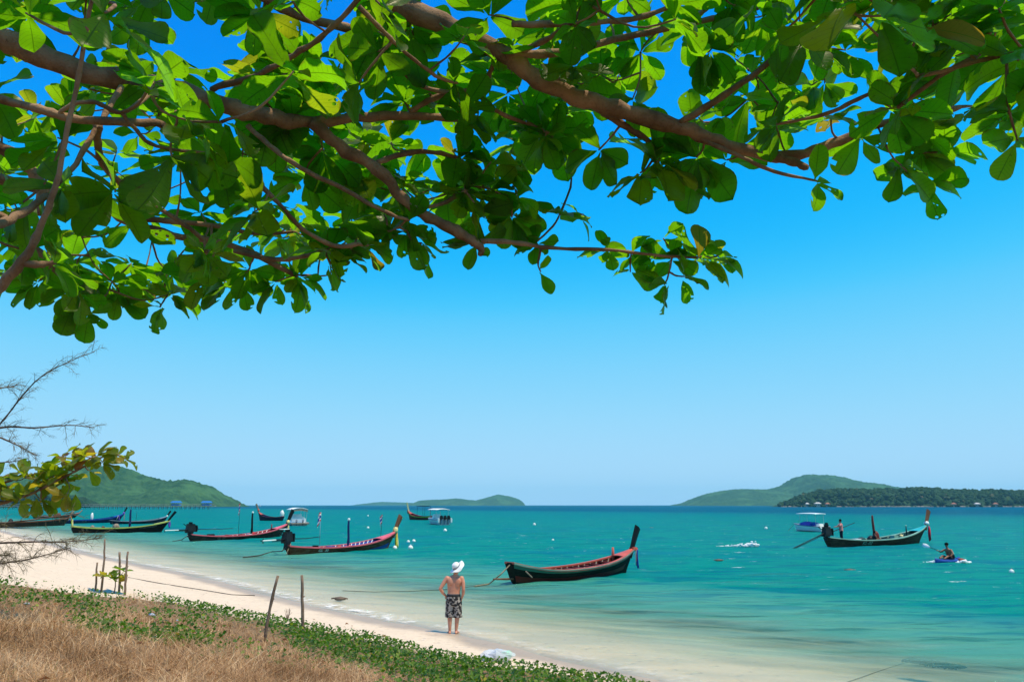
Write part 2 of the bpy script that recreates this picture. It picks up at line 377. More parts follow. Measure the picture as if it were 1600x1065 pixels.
def hill(name, prof, Yc, depth, m, rough=1.0, ridge=1.0, nu=260, nw=70, base=787.5):
    """prof: ridge line (pixel u, v); the hill is a full mound DEPTH metres from front to back"""
    us = np.linspace(prof[0][0], prof[-1][0], nu)
    vs = np.interp(us, [p[0] for p in prof], [p[1] for p in prof])
    kern = np.hanning(9); kern /= kern.sum(); vs = np.convolve(np.pad(vs, 4, 'edge'), kern, 'valid')
    H = np.maximum((base + 1.0 - vs) / FPX * Yc, 0.0)
    xs = (us - 800) / FPX * Yc
    w = np.linspace(-1, 1, nw)
    XX, WW = np.meshgrid(xs, w, indexing='ij')
    HH = H[:, None] * np.clip(1 - np.abs(WW) ** 1.7, 0, 1) ** 0.8
    wav = fbm(XX / (depth * 0.16) , WW * 2.2 + XX / (depth * 0.5), 51, 4)
    HH = HH * (1 + 0.62 * ridge * wav * (np.abs(WW) > 0.02) * np.clip(np.abs(WW) * 2.2, 0, 1))
    HH = HH + rough * (0.9 * fbm(XX / 9.0, WW * depth / 18.0, 61, 3) + 0.5 * RNG.standard_normal(XX.shape)) * np.clip(H[:, None] / 14, 0, 1) * np.clip((1 - np.abs(WW)) * 6, 0, 1)
    YY = Yc + WW * depth / 2 * (0.55 + 0.45 * np.clip(H / max(H.max(), 1), 0, 1) ** 0.5)[:, None] + depth * 0.04 * fbm(XX / (depth * 0.2), WW * 0, 71)
    XX = XX * (YY / Yc) ** 0.0
    i, j = np.meshgrid(np.arange(nu - 1), np.arange(nw - 1), indexing='ij'); q = (i * nw + j).ravel()
    F = np.stack([q, q + nw, q + nw + 1, q + 1], 1)
    me = npmesh(name, np.stack([XX.ravel(), YY.ravel(), HH.ravel() - 0.8], 1), F, smooth=True)
    return tag(link(name, me, m), kind='structure')
FM = forest_mat('far_forest', (0.016, 0.066, 0.026), (0.045, 0.115, 0.042), 0.09)
FN = forest_mat('near_forest', (0.008, 0.032, 0.018), (0.028, 0.07, 0.032), 0.11)
hill('headland', [(-420, 770), (-250, 745), (-100, 735), (40, 748), (120, 738), (160, 727), (200, 728), (230, 741), (262, 750), (300, 747), (322, 753), (345, 769), (372, 789)], 1500, 420, FM, 2.2, 1.0)
hill('headland', [(-300, 760), (-120, 757), (0, 768), (60, 771), (100, 768), (130, 772), (152, 786), (160, 790)], 1080, 160, FN, 2.2, 0.6)
hill('island', [(555, 789), (575, 786), (600, 784), (640, 784.5), (670, 787), (690, 789)], 7000, 900, FM, 4)
hill('island', [(643, 790), (650, 786), (662, 781), (690, 779.5), (715, 778.5), (735, 781), (745, 781.5), (760, 777), (778, 772), (795, 774.5), (808, 778), (815, 782), (822, 790)], 5000, 900, FM, 3)
hill('island', [(1055, 790), (1066, 784.5), (1075, 783), (1090, 774.5), (1120, 767), (1150, 763.5), (1200, 764), (1220, 757), (1240, 745), (1255, 741), (1290, 742.5), (1320, 748), (1360, 757), (1420, 766), (1500, 778), (1560, 789)], 3800, 1200, FM, 3)
hill('headland', [(1200, 788), (1218, 784), (1240, 773), (1268, 766), (1300, 763), (1340, 763), (1400, 761), (1430, 760), (1470, 762), (1520, 764), (1600, 764), (1700, 760), (1900, 752)], 1500, 260, FN, 2.6, 0.5, nu=320, base=786)
# ------------------------------------------------------------------ paints and stuffs
def paint(name, c, wear=0.25, rough=0.45):
    return mat(name, c, rough, 0.18, var=wear, scale=2.2, bump=0.08, bscale=18, stretch=(0.5, 1, 2.2))
def weathered(name, c1, c2, c3, scale=2.0):
    """old paint flaking down to grey wood in streaks along the planks"""
    k = N(name); tc = k.node('ShaderNodeTexCoord').outputs['Object']
    v = k.mapping(tc, (0.7, 1, 3.2)); a = k.noise(v, scale, 7, 0.7); b = k.noise(v, scale * 3.1, 6, 0.7)
    c = k.mix(k.step(a, 0.40, 0.60), c1, c2); c = k.mix(k.math('MULTIPLY', k.step(b, 0.53, 0.66), 0.8), c, c3)
    z = k.node('ShaderNodeSeparateXYZ', i_0=tc).outputs[2]
    seam = k.math('PINGPONG', z, 0.075); c = k.mix(k.math('MULTIPLY', k.step(seam, 0.009, 0.002), 0.7), c, tuple(x * 0.25 for x in c1))
    p = k.node('ShaderNodeBsdfPrincipled', i_Roughness=0.7); k.put(p.inputs['Base Color'], c); p.inputs['Specular IOR Level'].default_value = 0.12
    bp = k.node('ShaderNodeBump', i_Strength=0.4, i_Distance=0.01); k.put(bp.inputs['Height'], k.math('ADD', b, k.step(seam, 0.0, 0.01))); k.l.new(bp.outputs[0], p.inputs['Normal'])
    k.l.new(p.outputs[0], k.out.inputs[0]); return k.m
M = dict(
    black=mat('black_paint', (0.004, 0.004, 0.005), 0.5, 0.15, var=0.4, scale=5), iron=mat('dark_iron', (0.008, 0.008, 0.009), 0.5, 0.3, var=0.5, scale=14, bump=0.2),
    navy=paint('navy_paint', (0.008, 0.018, 0.09)), blue=paint('blue_paint', (0.012, 0.06, 0.30)), white=paint('white_paint', (0.78, 0.78, 0.76), 0.08),
    pink=paint('pink_paint', (0.62, 0.12, 0.15)), red=paint('red_paint', (0.42, 0.025, 0.03)), brownred=paint('brown_red_paint', (0.16, 0.022, 0.016)),
    darkred=paint('dark_red_paint', (0.085, 0.009, 0.007)), coral=paint('coral_paint', (0.48, 0.098, 0.066), 0.2), green=paint('green_paint', (0.03, 0.13, 0.09)), palegreen=paint('pale_green_paint', (0.24, 0.42, 0.33)),
    aqua=paint('aqua_paint', (0.02, 0.36, 0.40)), darkteal=paint('dark_teal_paint', (0.006, 0.045, 0.05)), lime=paint('lime_paint', (0.45, 0.50, 0.12)),
    wood=mat('old_wood', (0.14, 0.062, 0.034), 0.75, 0.2, var=0.45, scale=3, bump=0.3, stretch=(1, 1, 0.25)), greywood=mat('grey_wood', (0.25, 0.20, 0.16), 0.85, 0.2, var=0.4, scale=4, bump=0.4),
    rope=mat('rope_fibre', (0.23, 0.19, 0.13), 0.9, 0.1, var=0.4, scale=9, bump=0.6, bscale=60), darkrope=mat('wet_rope', (0.06, 0.055, 0.045), 0.8, 0.2, var=0.3, scale=9),
    yellow=mat('yellow_cloth', (0.72, 0.55, 0.06), 0.8, 0.1, var=0.25, scale=6), cream=mat('cream_cloth', (0.72, 0.62, 0.30), 0.8, 0.1, var=0.2, scale=6), lemon=mat('lemon_cloth', (0.45, 0.62, 0.06), 0.8, 0.1, var=0.3, scale=6),
    rcloth=mat('red_cloth', (0.62, 0.03, 0.06), 0.8, 0.1, var=0.2, scale=6), wcloth=mat('white_cloth', (0.8, 0.8, 0.8), 0.8, 0.1, var=0.06, scale=6), bcloth=mat('blue_cloth', (0.03, 0.05, 0.32), 0.8, 0.1, var=0.2, scale=6),
    purple=mat('purple_cloth', (0.16, 0.08, 0.42), 0.8, 0.1, var=0.2, scale=6), orange=mat('orange_cloth', (0.75, 0.28, 0.05), 0.8, 0.1, var=0.2, scale=6),
    gel=mat('white_gelcoat', (0.8, 0.8, 0.79), 0.22, 0.5, var=0.04, scale=2), glass=mat('dark_glass', (0.015, 0.03, 0.04), 0.08, 0.6), foam=mat('foam_float', (0.8, 0.79, 0.75), 0.6, 0.2, var=0.08, scale=6, bump=0.2),
    greyblue=paint('grey_blue_paint', (0.20, 0.24, 0.30)), steel=mat('steel_tube', (0.45, 0.46, 0.47), 0.35, 0.5, metal=0.7))
HULL = dict(
    b1=weathered('hull_black_green', (0.003, 0.005, 0.004), (0.005, 0.012, 0.008), (0.015, 0.011, 0.008)),
    b2=weathered('hull_weathered_brown', (0.12, 0.030, 0.012), (0.20, 0.085, 0.045), (0.035, 0.022, 0.022)),
    b3=weathered('hull_dark_grey_brown', (0.030, 0.013, 0.011), (0.075, 0.058, 0.042), (0.014, 0.012, 0.012)),
    b4=weathered('hull_near_black', (0.008, 0.004, 0.003), (0.017, 0.007, 0.005), (0.026, 0.015, 0.010)),
    b9=weathered('hull_brown', (0.055, 0.020, 0.012), (0.095, 0.045, 0.028), (0.03, 0.045, 0.02)),
    b6=weathered('hull_deep_blue', (0.006, 0.012, 0.055), (0.01, 0.025, 0.11), (0.03, 0.03, 0.06)),
    b5=weathered('hull_blue_black', (0.008, 0.010, 0.028), (0.02, 0.025, 0.06), (0.05, 0.04, 0.05)),
    b7=weathered('hull_old_brown', (0.022, 0.012, 0.008), (0.045, 0.024, 0.014), (0.015, 0.012, 0.009)))

def flag_mesh(name, parent, p0, size=(0.55, 0.34), seed=0, droop=0.5):
    """red-white-blue-white-red cloth hanging from a staff at P0"""
    rr = random.Random(seed); me = bpy.data.meshes.new(name); vs = []; fs = []; mi = []
    nu, edges = 7, [0, 1 / 6, 2 / 6, 4 / 6, 5 / 6, 1]
    for i in range(nu):
        u = i / (nu - 1)
        for e in edges:
            vs.append((p0[0] - u * size[0] * (1 - 0.5 * droop), p0[1] + 0.06 * math.sin(u * 9 + e * 2 + seed) * (0.3 + u), p0[2] - e * size[1] - droop * u * u * 0.3 * (0.6 + e)))
    for i in range(nu - 1):
        for j in range(5):
            fs.append((i * 6 + j, i * 6 + j + 1, (i + 1) * 6 + j + 1, (i + 1) * 6 + j)); mi.append((0, 1, 2, 1, 0)[j])
    me.from_pydata(vs, [], fs)
    for m in (M['rcloth'], M['wcloth'], M['bcloth']): me.materials.append(m)
    me.polygons.foreach_set('material_index', mi)
    return link(name, me, None, parent)
def ribbons(parent, p, cols, length, width=0.16, spread=0.15, seed=0, name='ribbon'):
    """cloth strips tied round the prow, hanging down in soft folds"""
    rr = random.Random(seed)
    for k, c in enumerate(cols):
        mb = MB(); rows = []; ph = rr.random() * 6; ln = length * rr.uniform(0.75, 1.05); ox = rr.uniform(-spread, spread); oy = rr.uniform(-spread, spread)
        for i in range(7):
            f = i / 6; w = width * (0.35 + 0.9 * math.sin(min(1, f * 1.35 + 0.12) * PI * 0.62)) * (1 - 0.45 * max(0, f - 0.7) / 0.3)
            row = []
            for j in range(5):
                q = j / 4 - 0.5
                row.append((p[0] + ox * f ** 0.6 + q * w * 0.8 + 0.03 * math.sin(ph + f * 5), p[1] + oy * f ** 0.6 + q * w * 0.55 + 0.05 * math.sin(q * 9 + ph + f * 2), p[2] - f * ln))
            rows.append(row)
        mb.grid(rows); mb.build(name, M[c], parent, smooth=True, thick=0.012)

def text_on(parent, s, size, p, ax, upv, m, name='lettering'):
    cu = bpy.data.curves.new('t', 'FONT'); cu.body = s; cu.size = size; cu.extrude = 0.006; cu.align_x = 'CENTER'; cu.align_y = 'CENTER'; cu.resolution_u = 2
    t = bpy.data.objects.new('t', cu); COL.objects.link(t); bpy.context.view_layer.update()
    me = bpy.data.meshes.new_from_object(t.evaluated_get(bpy.context.evaluated_depsgraph_get()))
    bpy.data.objects.remove(t); bpy.data.curves.remove(cu); me.name = name
    ax = Vector(ax).normalized(); up = Vector(upv); up = (up - ax * up.dot(ax)).normalized(); nn = ax.cross(up)
    R = Matrix((ax, up, nn)).transposed()
    me.transform(Matrix.Translation(Vector(p) + nn * 0.012) @ R.to_4x4()); me.materials.clear()
    return link(name, me, m, parent)

class Boat:
    """long wooden boat; x from stern to bow, z from the waterline"""
    def __init__(s, label, stern, bow, group, beam=1.7, hs=0.62, hm=0.5, hb=1.25, over=0.10, draught=0.3, loc=None, heading=None, Lw=None, sb=0.32):
        s.sb = sb
        if loc is None:
            a = sea_at(*stern); b = sea_at(*bow); loc = a; Lw = (b - a).length; heading = math.atan2(b.y - a.y, b.x - a.x)
        s.Lw = Lw; s.L = Lw * (1 + over); s.beam = beam; s.hs, s.hm, s.hb, s.dr = hs, hm, hb, draught
        s.o = empty('longtail_boat', (loc[0], loc[1], 0), heading, label, 'boat', group)
        s.n = 26
    def zs(s, t):
        return s.hm + (s.hs - s.hm) * max(0, 1 - t / 0.35) ** 2 + (s.hb - s.hm) * max(0, (t - 0.3) / 0.7) ** 2.8
    def hb_(s, t):
        B = s.beam / 2
        if t < 0.42: return B * (s.sb + (1 - s.sb) * math.sin(t / 0.42 * PI / 2))
        return B * max(0.0, 1 - ((t - 0.42) / 0.58) ** 2.3)
    def zk(s, t): return -s.dr + s.dr * 0.9 * max(0, (t - 0.75) / 0.25) ** 2
    def P(s, t, q, side, ins=0.0):
        """point on the hull skin: q 0 keel .. 1 gunwale, ins metres inwards"""
        b = max(0.0, s.hb_(t) - ins); y = b * (0.10 + 0.90 * q ** 0.62) * min(1, q * 8 + (0 if ins == 0 else 1))
        zz = s.zk(t) + (s.zs(t) - s.zk(t)) * q
        x0 = 0.32 * (1 - q) * 1.0 + t * (s.Lw - 0.32 * (1 - q)); x1 = t * s.L - 0.12 * (1 - t)
        x = x0 + (x1 - x0) * q ** 1.15
        return Vector((x, side * y, zz))
    def band(s, q0, q1, proud, t0=0.0, t1=1.0, side=1, n=26, nq=3):
        rows = []
        for i in range(n):
            t = t0 + (t1 - t0) * i / (n - 1)
            rows.append([s.P(t, q0 + (q1 - q0) * j / (nq - 1), side) + Vector((0, side * proud, 0)) for j in range(nq)])
        return rows
    def hull(s, hm_, gun, deck, inner, rail_w=0.10, rail_h=0.07, keel=None, rub=None, edge=None, floor=0.10, bow_deck=0.86, stern_deck=0.05, rib_m=None, ribs=16, rib_t=(0.12, 0.84), thwarts=(), name_ribs='rib'):
        o = s.o; n = s.n; nq = 9
        mb = MB()
        for side in (1, -1):
            rows = [[s.P(i / (n - 1), j / (nq - 1), side) for j in range(nq)] for i in range(n)]
            mb.grid(rows)
        # transom
        st = [s.P(0, j / (nq - 1), 1) for j in range(nq)]; sb = [s.P(0, j / (nq - 1), -1) for j in range(nq)]
        mb.grid([st, sb])
        mb.build('hull', hm_, o, smooth=False)
        # inner skin and floor
        mb = MB(); zt = lambda t: min(0.95, (floor - s.zk(t)) / (s.zs(t) - s.zk(t)))
        ts = [0.02 + (0.955 - 0.02) * i / (n - 1) for i in range(n)]
        for side in (1, -1):
            mb.grid([[s.P(t, zt(t) + (1.0 - zt(t)) * j / 4, side, 0.05) + Vector((0, 0, 0.004)) for j in range(5)] for t in ts])
        mb.grid([[s.P(t, zt(t), 1, 0.05), s.P(t, zt(t), -1, 0.05)] for t in ts])
        t = 0.02; mb.grid([[s.P(t, zt(t) + (1 - zt(t)) * j / 3, 1, 0.05) for j in range(4)], [s.P(t, zt(t) + (1 - zt(t)) * j / 3, -1, 0.05) for j in range(4)]])
        mb.build('interior', inner, o)
        # gunwale: one rail per side
        for side in (1, -1):
            mb = MB(); ts = [i / 29 for i in range(30)]; sec = []
            for t in ts:
                c = s.P(t, 1, side); w = rail_w * (1 if t < 0.9 else 1 - 0.5 * (t - 0.9) / 0.1)
                yo = c.y + side * 0.025; yi = c.y - side * w
                if side * yi < 0: yi = 0
                sec.append([(c.x, yo, c.z - rail_h), (c.x, yo, c.z + 0.025), (c.x, yi, c.z + 0.025), (c.x, yi, c.z - rail_h * 0.6), (c.x, yo, c.z - rail_h)])
            mb.grid(sec); mb.add(sec[0][:4], [(0, 1, 2, 3)]); mb.build('gunwale', gun, o)
        if rub is not None:
            for side in (1, -1):
                mb = MB(); mb.grid(s.band(0.80, 0.955, 0.012, side=side)); mb.build('rubbing_strake', rub, o, thick=0.012)
        if edge is not None:
            for side in (1, -1):
                mb = MB(); mb.grid(s.band(0.945, 1.0, 0.034, 0.0, 0.995, side=side)); mb.build('rail_edge', edge, o, thick=0.012)
        if keel is not None:
            for side in (1, -1):
                mb = MB(); mb.grid(s.band(0.30, 0.52, 0.012, 0.0, 0.93, side=side)); mb.build('lower_strake', keel, o, thick=0.012)
        # decks
        for (a, b, nm) in ((bow_deck, 1.0, 'bow_deck'), (0.0, stern_deck, 'stern_deck')):
            mb = MB(); rows = []
            for i in range(8):
                t = a + (b - a) * i / 7; e = s.P(t, 1, 1); q = max(0, e.y - 0.01)
                rows.append([(e.x, q * (1 - 2 * j / 6), e.z + 0.028 + 0.05 * (1 - (1 - 2 * j / 6) ** 2) * (1 if nm == 'bow_deck' else 0)) for j in range(7)])
            mb.grid(rows); mb.build(nm, deck, o, thick=0.03)
        # ribs standing on the inner skin, each its own part
        if rib_m is not None:
            for i in range(ribs):
                t = rib_t[0] + (rib_t[1] - rib_t[0]) * i / (ribs - 1)
                for side in (1, -1):
                    mb = MB(); z0 = zt(t)
                    pts = [s.P(t, z0 + (0.985 - z0) * j / 4, side, 0.075) for j in range(5)]
                    mb.tube(pts, [(0.035, 0.03)] * 5, n=4, up=Vector((1, 0, 0))); mb.build(name_ribs, rib_m, o)
        for t in thwarts:
            c = s.P(t, 0.86, 1, 0.04); mb = MB(); mb.box((c.x, 0, c.z), (0.24, 2 * c.y, 0.045)); mb.build('thwart', inner, o, bevel=0.008)
        return s
    def prow(s, m, length=1.2, lean=0.5, width=0.17, thick=0.10, dark=None):
        tip = s.P(1, 1, 1); base = tip + Vector((-0.42, 0, -0.45)); mb = MB(); rows = []
        pts = []
        for i in range(7):
            f = i / 6; pts.append(base + Vector((0.42 * f + lean * length * f * (0.55 + 0.45 * f), 0, 0.45 * f + length * f)))
        mb.tube(pts, [(width * (0.42 + 0.28 * (i / 6)), thick * (0.55 - 0.12 * i / 6)) for i in range(7)], n=4, up=Vector((1, 0, 0)))
        # square plank turned edge on
        s.top = pts[-1]; s.neck = pts[2]
        return mb.build('prow', m, s.o, bevel=0.01)
    def wrap(s, m, r=0.14, h=0.22, f=0.0):
        p = s.neck; mb = MB(); mb.tube([p + Vector((-0.03, 0, -h / 2)), p + Vector((0.0, 0, -h / 6)), p + Vector((0.03, 0, h / 6)), p + Vector((0.06, 0, h / 2))], [r * 0.8, r, r * 0.95, r * 0.7], n=10)
        return mb.build('prow_wrap', M[m], s.o, smooth=True)
    def engine(s, tail, rise=0.0, tail_m='white', tail_len=2.2, tiller=3.2, yaw=0.0, tiller_rise=0.0, tank=True, scale=1.0, lift=0.28):
        """car engine on a swivel at the stern with a long tail shaft and a tiller"""
        b = s.P(0.02, 1, 1); piv = Vector((b.x - 0.32, 0, b.z + 0.0))
        R = Matrix.Rotation(yaw, 3, 'Z'); e = bpy.data.objects.new('engine', None); COL.objects.link(e); e.parent = s.o; e.location = piv; e.rotation_euler = (0, 0, yaw)
        mb = MB(); k = scale
        mb.tube([(0.5, 0, 0.30), (0.2, 0, 0.34), (0, 0, 0.42)], 0.06, n=8); mb.tube([(0.05, 0, -0.25), (0, 0, lift + 0.1)], 0.085, n=8); mb.box((0.14, 0, lift * 0.5), (0.34, 0.26, lift + 0.5), R=Matrix.Rotation(0.18, 3, 'Y')); mb.box((0, 0, lift), (0.22, 0.2, 0.10)); mb.build('swivel', M['iron'], e)
        z0 = lift + 0.28 * k; mb = MB()
        mb.box((0.12, 0, z0), (0.62 * k, 0.36 * k, 0.38 * k), taper=0.82); mb.box((0.12, 0, z0 + 0.24 * k), (0.52 * k, 0.24 * k, 0.12 * k)); mb.box((0.0, 0, z0 - 0.22 * k), (0.5 * k, 0.28 * k, 0.14 * k))
        mb.box((0.45 * k, 0, z0 - 0.02), (0.07, 0.44 * k, 0.44 * k)); mb.tube([(0.12, 0.22 * k, z0 + 0.05), (0.12, 0.30 * k, z0 + 0.1), (-0.35, 0.30 * k, z0 + 0.3 * k)], 0.035, n=8)
        mb.build('engine_block', M['iron'], e, bevel=0.012)
        mb = MB(); mb.tube([(0.50 * k, 0, z0), (0.54 * k, 0, z0)], 0.19 * k, n=14); mb.tube([(0.5 * k, 0, z0 - 0.12), (0.56 * k, 0, z0 - 0.12)], 0.08, n=10); mb.build('flywheel', M['iron'], e)
        mb = MB(); mb.tube([(0.05, -0.05, z0 + 0.30 * k), (0.05, -0.05, z0 + 0.42 * k)], 0.13 * k, n=12); mb.build('air_filter', M['black'] if tank != 'blue' else M['navy'], e)
        if tank: mb = MB(); mb.box((-0.16 * k, 0.02, z0 + 0.43 * k), (0.5 * k, 0.3 * k, 0.05)); mb.build('engine_cover', M['white'], e, bevel=0.012)
        d = Vector((-math.cos(tail), 0, math.sin(tail))); p0 = Vector((-0.2, 0, z0 - 0.12)); mb = MB()
        mb.tube([p0, p0 + d * 0.9], 0.055, n=8); mb.tube([p0 + d * 0.1 - Vector((0, 0, 0.12)), p0 + d * tail_len * 0.55 - Vector((0, 0, 0.08))], 0.022, n=6)
        mb.build('shaft_housing', M['iron'], e)
        mb = MB(); mb.tube([p0 + d * 0.8, p0 + d * tail_len], 0.042, n=8); mb.build('tail_shaft', M[tail_m], e)
        mb = MB(); q = p0 + d * tail_len
        for j in range(3):
            a = 2 * PI * j / 3; v1 = Vector((0, math.cos(a), math.sin(a))); mb.add([q, q + v1 * 0.15 + d * 0.03 + v1.cross(d) * 0.05, q + v1 * 0.17 - d * 0.03, q + v1 * 0.12 - v1.cross(d) * 0.05], [(0, 1, 2, 3)])
        mb.tube([q - d * 0.05, q + d * 0.06], 0.03, n=6); mb.build('propeller', M['iron'], e)
        mb = MB(); t1 = Vector((0.4, 0, z0 - 0.1)); mb.tube([t1, t1 + Vector((tiller * 0.5, 0, tiller_rise * 0.55 - 0.05)), t1 + Vector((tiller, 0, tiller_rise))], [0.035, 0.028, 0.024], n=6); mb.build('tiller', M['iron'], e)
        s.eng_z = piv.z + z0; return e
    def pole(s, t, y, h, m, r=0.045, name='pole', top=None, lean=0.0, base=None):
        c = s.P(t, 1, 1); z0 = c.z - 0.3 if base is None else base; mb = MB()
        mb.tube([(c.x, y, z0), (c.x + lean * 0.5, y, z0 + (h + 0.3) * 0.5), (c.x + lean, y, c.z + h)], [r * 0.85, r, r * 0.7], n=8); o = mb.build(name, M[m], s.o, smooth=True)
        if top: mb = MB(); mb.ball((c.x + lean, y, c.z + h + r * 0.4), r * 1.25); mb.build('cap', M[top], o, smooth=True)
        return o, Vector((c.x + lean, y, c.z + h))
    def roll(s, t, y, h, m, r=0.075):
        """rolled sunshade standing upright"""
        c = s.P(t, 1, 1); mb = MB(); z = [-0.25, 0.0, 0.12, 0.3, 0.5, 0.75, 0.95, 1.0]; rr = [0.6, 0.7, 1.25, 0.95, 1.0, 0.9, 0.8, 0.35]
        mb.tube([(c.x + 0.03 * math.sin(q * 6), y, c.z + h * q) for q in z], [r * q for q in rr], n=9); return mb.build('rolled_sunshade', M[m], s.o, smooth=True)
    def clutter(s, items):
        for nm, t, y, size, m, kind in items:
            c = s.P(t, 1, 1); mb = MB()
            if kind == 'box': mb.box((c.x, y, c.z - 0.28 + size[2] / 2), size); mb.build(nm, M[m], s.o, bevel=0.015)
            else: mb.ball((c.x, y, c.z - 0.30 + size[2] * 0.5), [q / 2 for q in size], noise=0.22); mb.build(nm, M[m], s.o, smooth=True)

GB = 'longtail boats moored off the beach'
# nearest boat: dark green and black, no engine
b = Boat('dark green and black boat with red inside floating behind the man in the white hat', (799, 912), (978, 894), GB, beam=1.6, hs=0.87, hm=0.45, hb=1.14, over=0.10, draught=0.25)
b.hull(HULL['b1'], M['coral'], M['coral'], M['darkred'], rub=M['green'], keel=M['darkred'], rail_w=0.12, edge=M['palegreen'], rib_m=M['greywood'], ribs=15, rib_t=(0.2, 0.82), thwarts=(0.2, 0.27, 0.34, 0.41, 0.48, 0.55, 0.62, 0.69, 0.76), bow_deck=0.83, stern_deck=0.07)
b.prow(M['black'], 1.0, 0.30, 0.36, 0.17); b.pole(0.84, 0.28, 0.42, 'coral', 0.07, 'bollard')
mb = MB(); mb.box((b.neck.x + 0.06, 0, b.neck.z - 0.08), (0.34, 0.26, 0.16)); mb.build('stem_cap', M['coral'], b.o, bevel=0.02)
ribbons(b.o, (b.L + 0.02, -0.05, b.zs(1) - 0.02), ['bcloth', 'wcloth', 'rcloth'], 0.95, 0.17, 0.10, 1)
mb = MB(); mb.tube([(0.34, -0.50, 0.52), (0.62, -0.60, 0.26)], 0.028, n=6); mb.build('fender_stick', M['greywood'], b.o)
mb = MB(); mb.tube([(0.4, 0.0, 0.20), (-0.3, -0.05, 0.22), (-1.15, -0.1, 0.28)], [0.05, 0.045, 0.03], n=7); mb.build('stern_spar', M['wood'], b.o)
B1 = b
# pink-railed brown boat with engine
b = Boat('weathered brown boat with pink rail, blue inside and yellow-green ribbons on its prow', (450, 866), (606, 856), GB, beam=1.75, hs=0.58, hm=0.36, hb=1.24, over=0.10)
b.hull(HULL['b2'], M['pink'], M['pink'], M['blue'], rib_m=M['white'], ribs=15, rib_t=(0.30, 0.80), thwarts=(0.2, 0.33, 0.42, 0.5), bow_deck=0.80, stern_deck=0.06)
b.prow(M['wood'], 1.15, 0.36, 0.40, 0.18); b.wrap('cream', 0.20, 0.42); ribbons(b.o, b.neck + Vector((0.16, 0, -0.15)), ['yellow', 'lemon', 'cream', 'yellow', 'lemon', 'orange'], 1.25, 0.24, 0.20, 2)
mb = MB(); mb.grid(b.band(0.16, 0.42, 0.014, 0.72, 0.97, side=-1)); mb.build('bow_patch', M['blue'], b.o, thick=0.012)
b.engine(0.0, tail_m='white', tail_len=2.3, tiller=3.6, yaw=0.25, lift=0.20, scale=1.25)
b.roll(0.50, -0.2, 1.75, 'navy', 0.085); mb = MB(); c = b.P(0.5, 1, 1); mb.ball((c.x, -0.2, c.z + 1.8), 0.1); mb.build('cap', M['white'], b.o, smooth=True)
p, tp = b.pole(0.30, 0.4, 2.35, 'steel', 0.016, 'flagpole'); flag_mesh('flag', p, tp, (0.42, 0.6), 3, 0.9)
p, tp = b.pole(0.86, 0.3, 1.65, 'iron', 0.016, 'flagpole', lean=0.15); flag_mesh('flag', p, tp, (0.34, 0.5), 5, 0.9)
b.clutter([('crate', 0.38, 0.2, (0.5, 0.4, 0.3), 'blue', 'box'), ('float', 0.43, -0.1, (0.4, 0.4, 0.35), 'coral', 'ball'), ('canister', 0.24, 0.1, (0.3, 0.3, 0.4), 'black', 'box'), ('float', 0.46, 0.25, (0.35, 0.35, 0.35), 'iron', 'ball'), ('bundle', 0.54, 0.1, (0.6, 0.45, 0.3), 'pink', 'ball')])
text_on(b.o, 'GL  30', 0.30, b.P(0.25, 0.70, -1), b.P(0.30, 0.70, -1) - b.P(0.20, 0.70, -1), b.P(0.25, 0.85, -1) - b.P(0.25, 0.55, -1), M['white'])
B2 = b
# second pink-railed boat
b = Boat('dark grey-brown boat with pink rail and cream ribbon on its black prow', (297, 845), (438, 838), GB, beam=1.75, hs=0.62, hm=0.34, hb=1.32, over=0.10)
b.hull(HULL['b3'], M['pink'], M['pink'], M['brownred'], rib_m=M['white'], ribs=13, rib_t=(0.30, 0.80), thwarts=(0.22, 0.35, 0.45, 0.55), bow_deck=0.83, stern_deck=0.06)
b.prow(M['black'], 1.35, 0.40, 0.42, 0.18); b.wrap('cream', 0.2, 0.35); ribbons(b.o, b.neck + Vector((0.12, 0, -0.1)), ['cream', 'yellow', 'cream', 'cream'], 1.35, 0.24, 0.14, 6)
b.engine(-0.0, tail_m='white', tail_len=2.3, tiller=4.4, yaw=-0.1, lift=0.16, scale=1.35, tank=False)
b.roll(0.60, 0.1, 2.0, 'black', 0.10); mb = MB(); c = b.P(0.6, 1, 1); mb.ball((c.x, 0.1, c.z + 2.05), 0.1); mb.build('cap', M['white'], b.o, smooth=True)
p, tp = b.pole(0.48, 0.3, 3.0, 'iron', 0.018, 'flagpole'); flag_mesh('flag', p, tp, (0.3, 0.75), 8, 0.9)
b.pole(0.83, 0.3, 0.5, 'brownred', 0.06, 'bollard')
b.clutter([('crate', 0.2, 0.1, (0.5, 0.5, 0.45), 'iron', 'box'), ('bundle', 0.36, 0.2, (0.8, 0.5, 0.4), 'brownred', 'ball'), ('bundle', 0.5, 0.2, (0.7, 0.5, 0.4), 'brownred', 'ball'), ('box', 0.57, 0.0, (0.4, 0.4, 0.3), 'white', 'box'), ('bundle', 0.62, 0.2, (0.7, 0.5, 0.45), 'red', 'ball')])
text_on(b.o, 'GL  27', 0.32, b.P(0.25, 0.70, -1), b.P(0.30, 0.70, -1) - b.P(0.20, 0.70, -1), b.P(0.25, 0.85, -1) - b.P(0.25, 0.55, -1), M['greywood'])
B3 = b
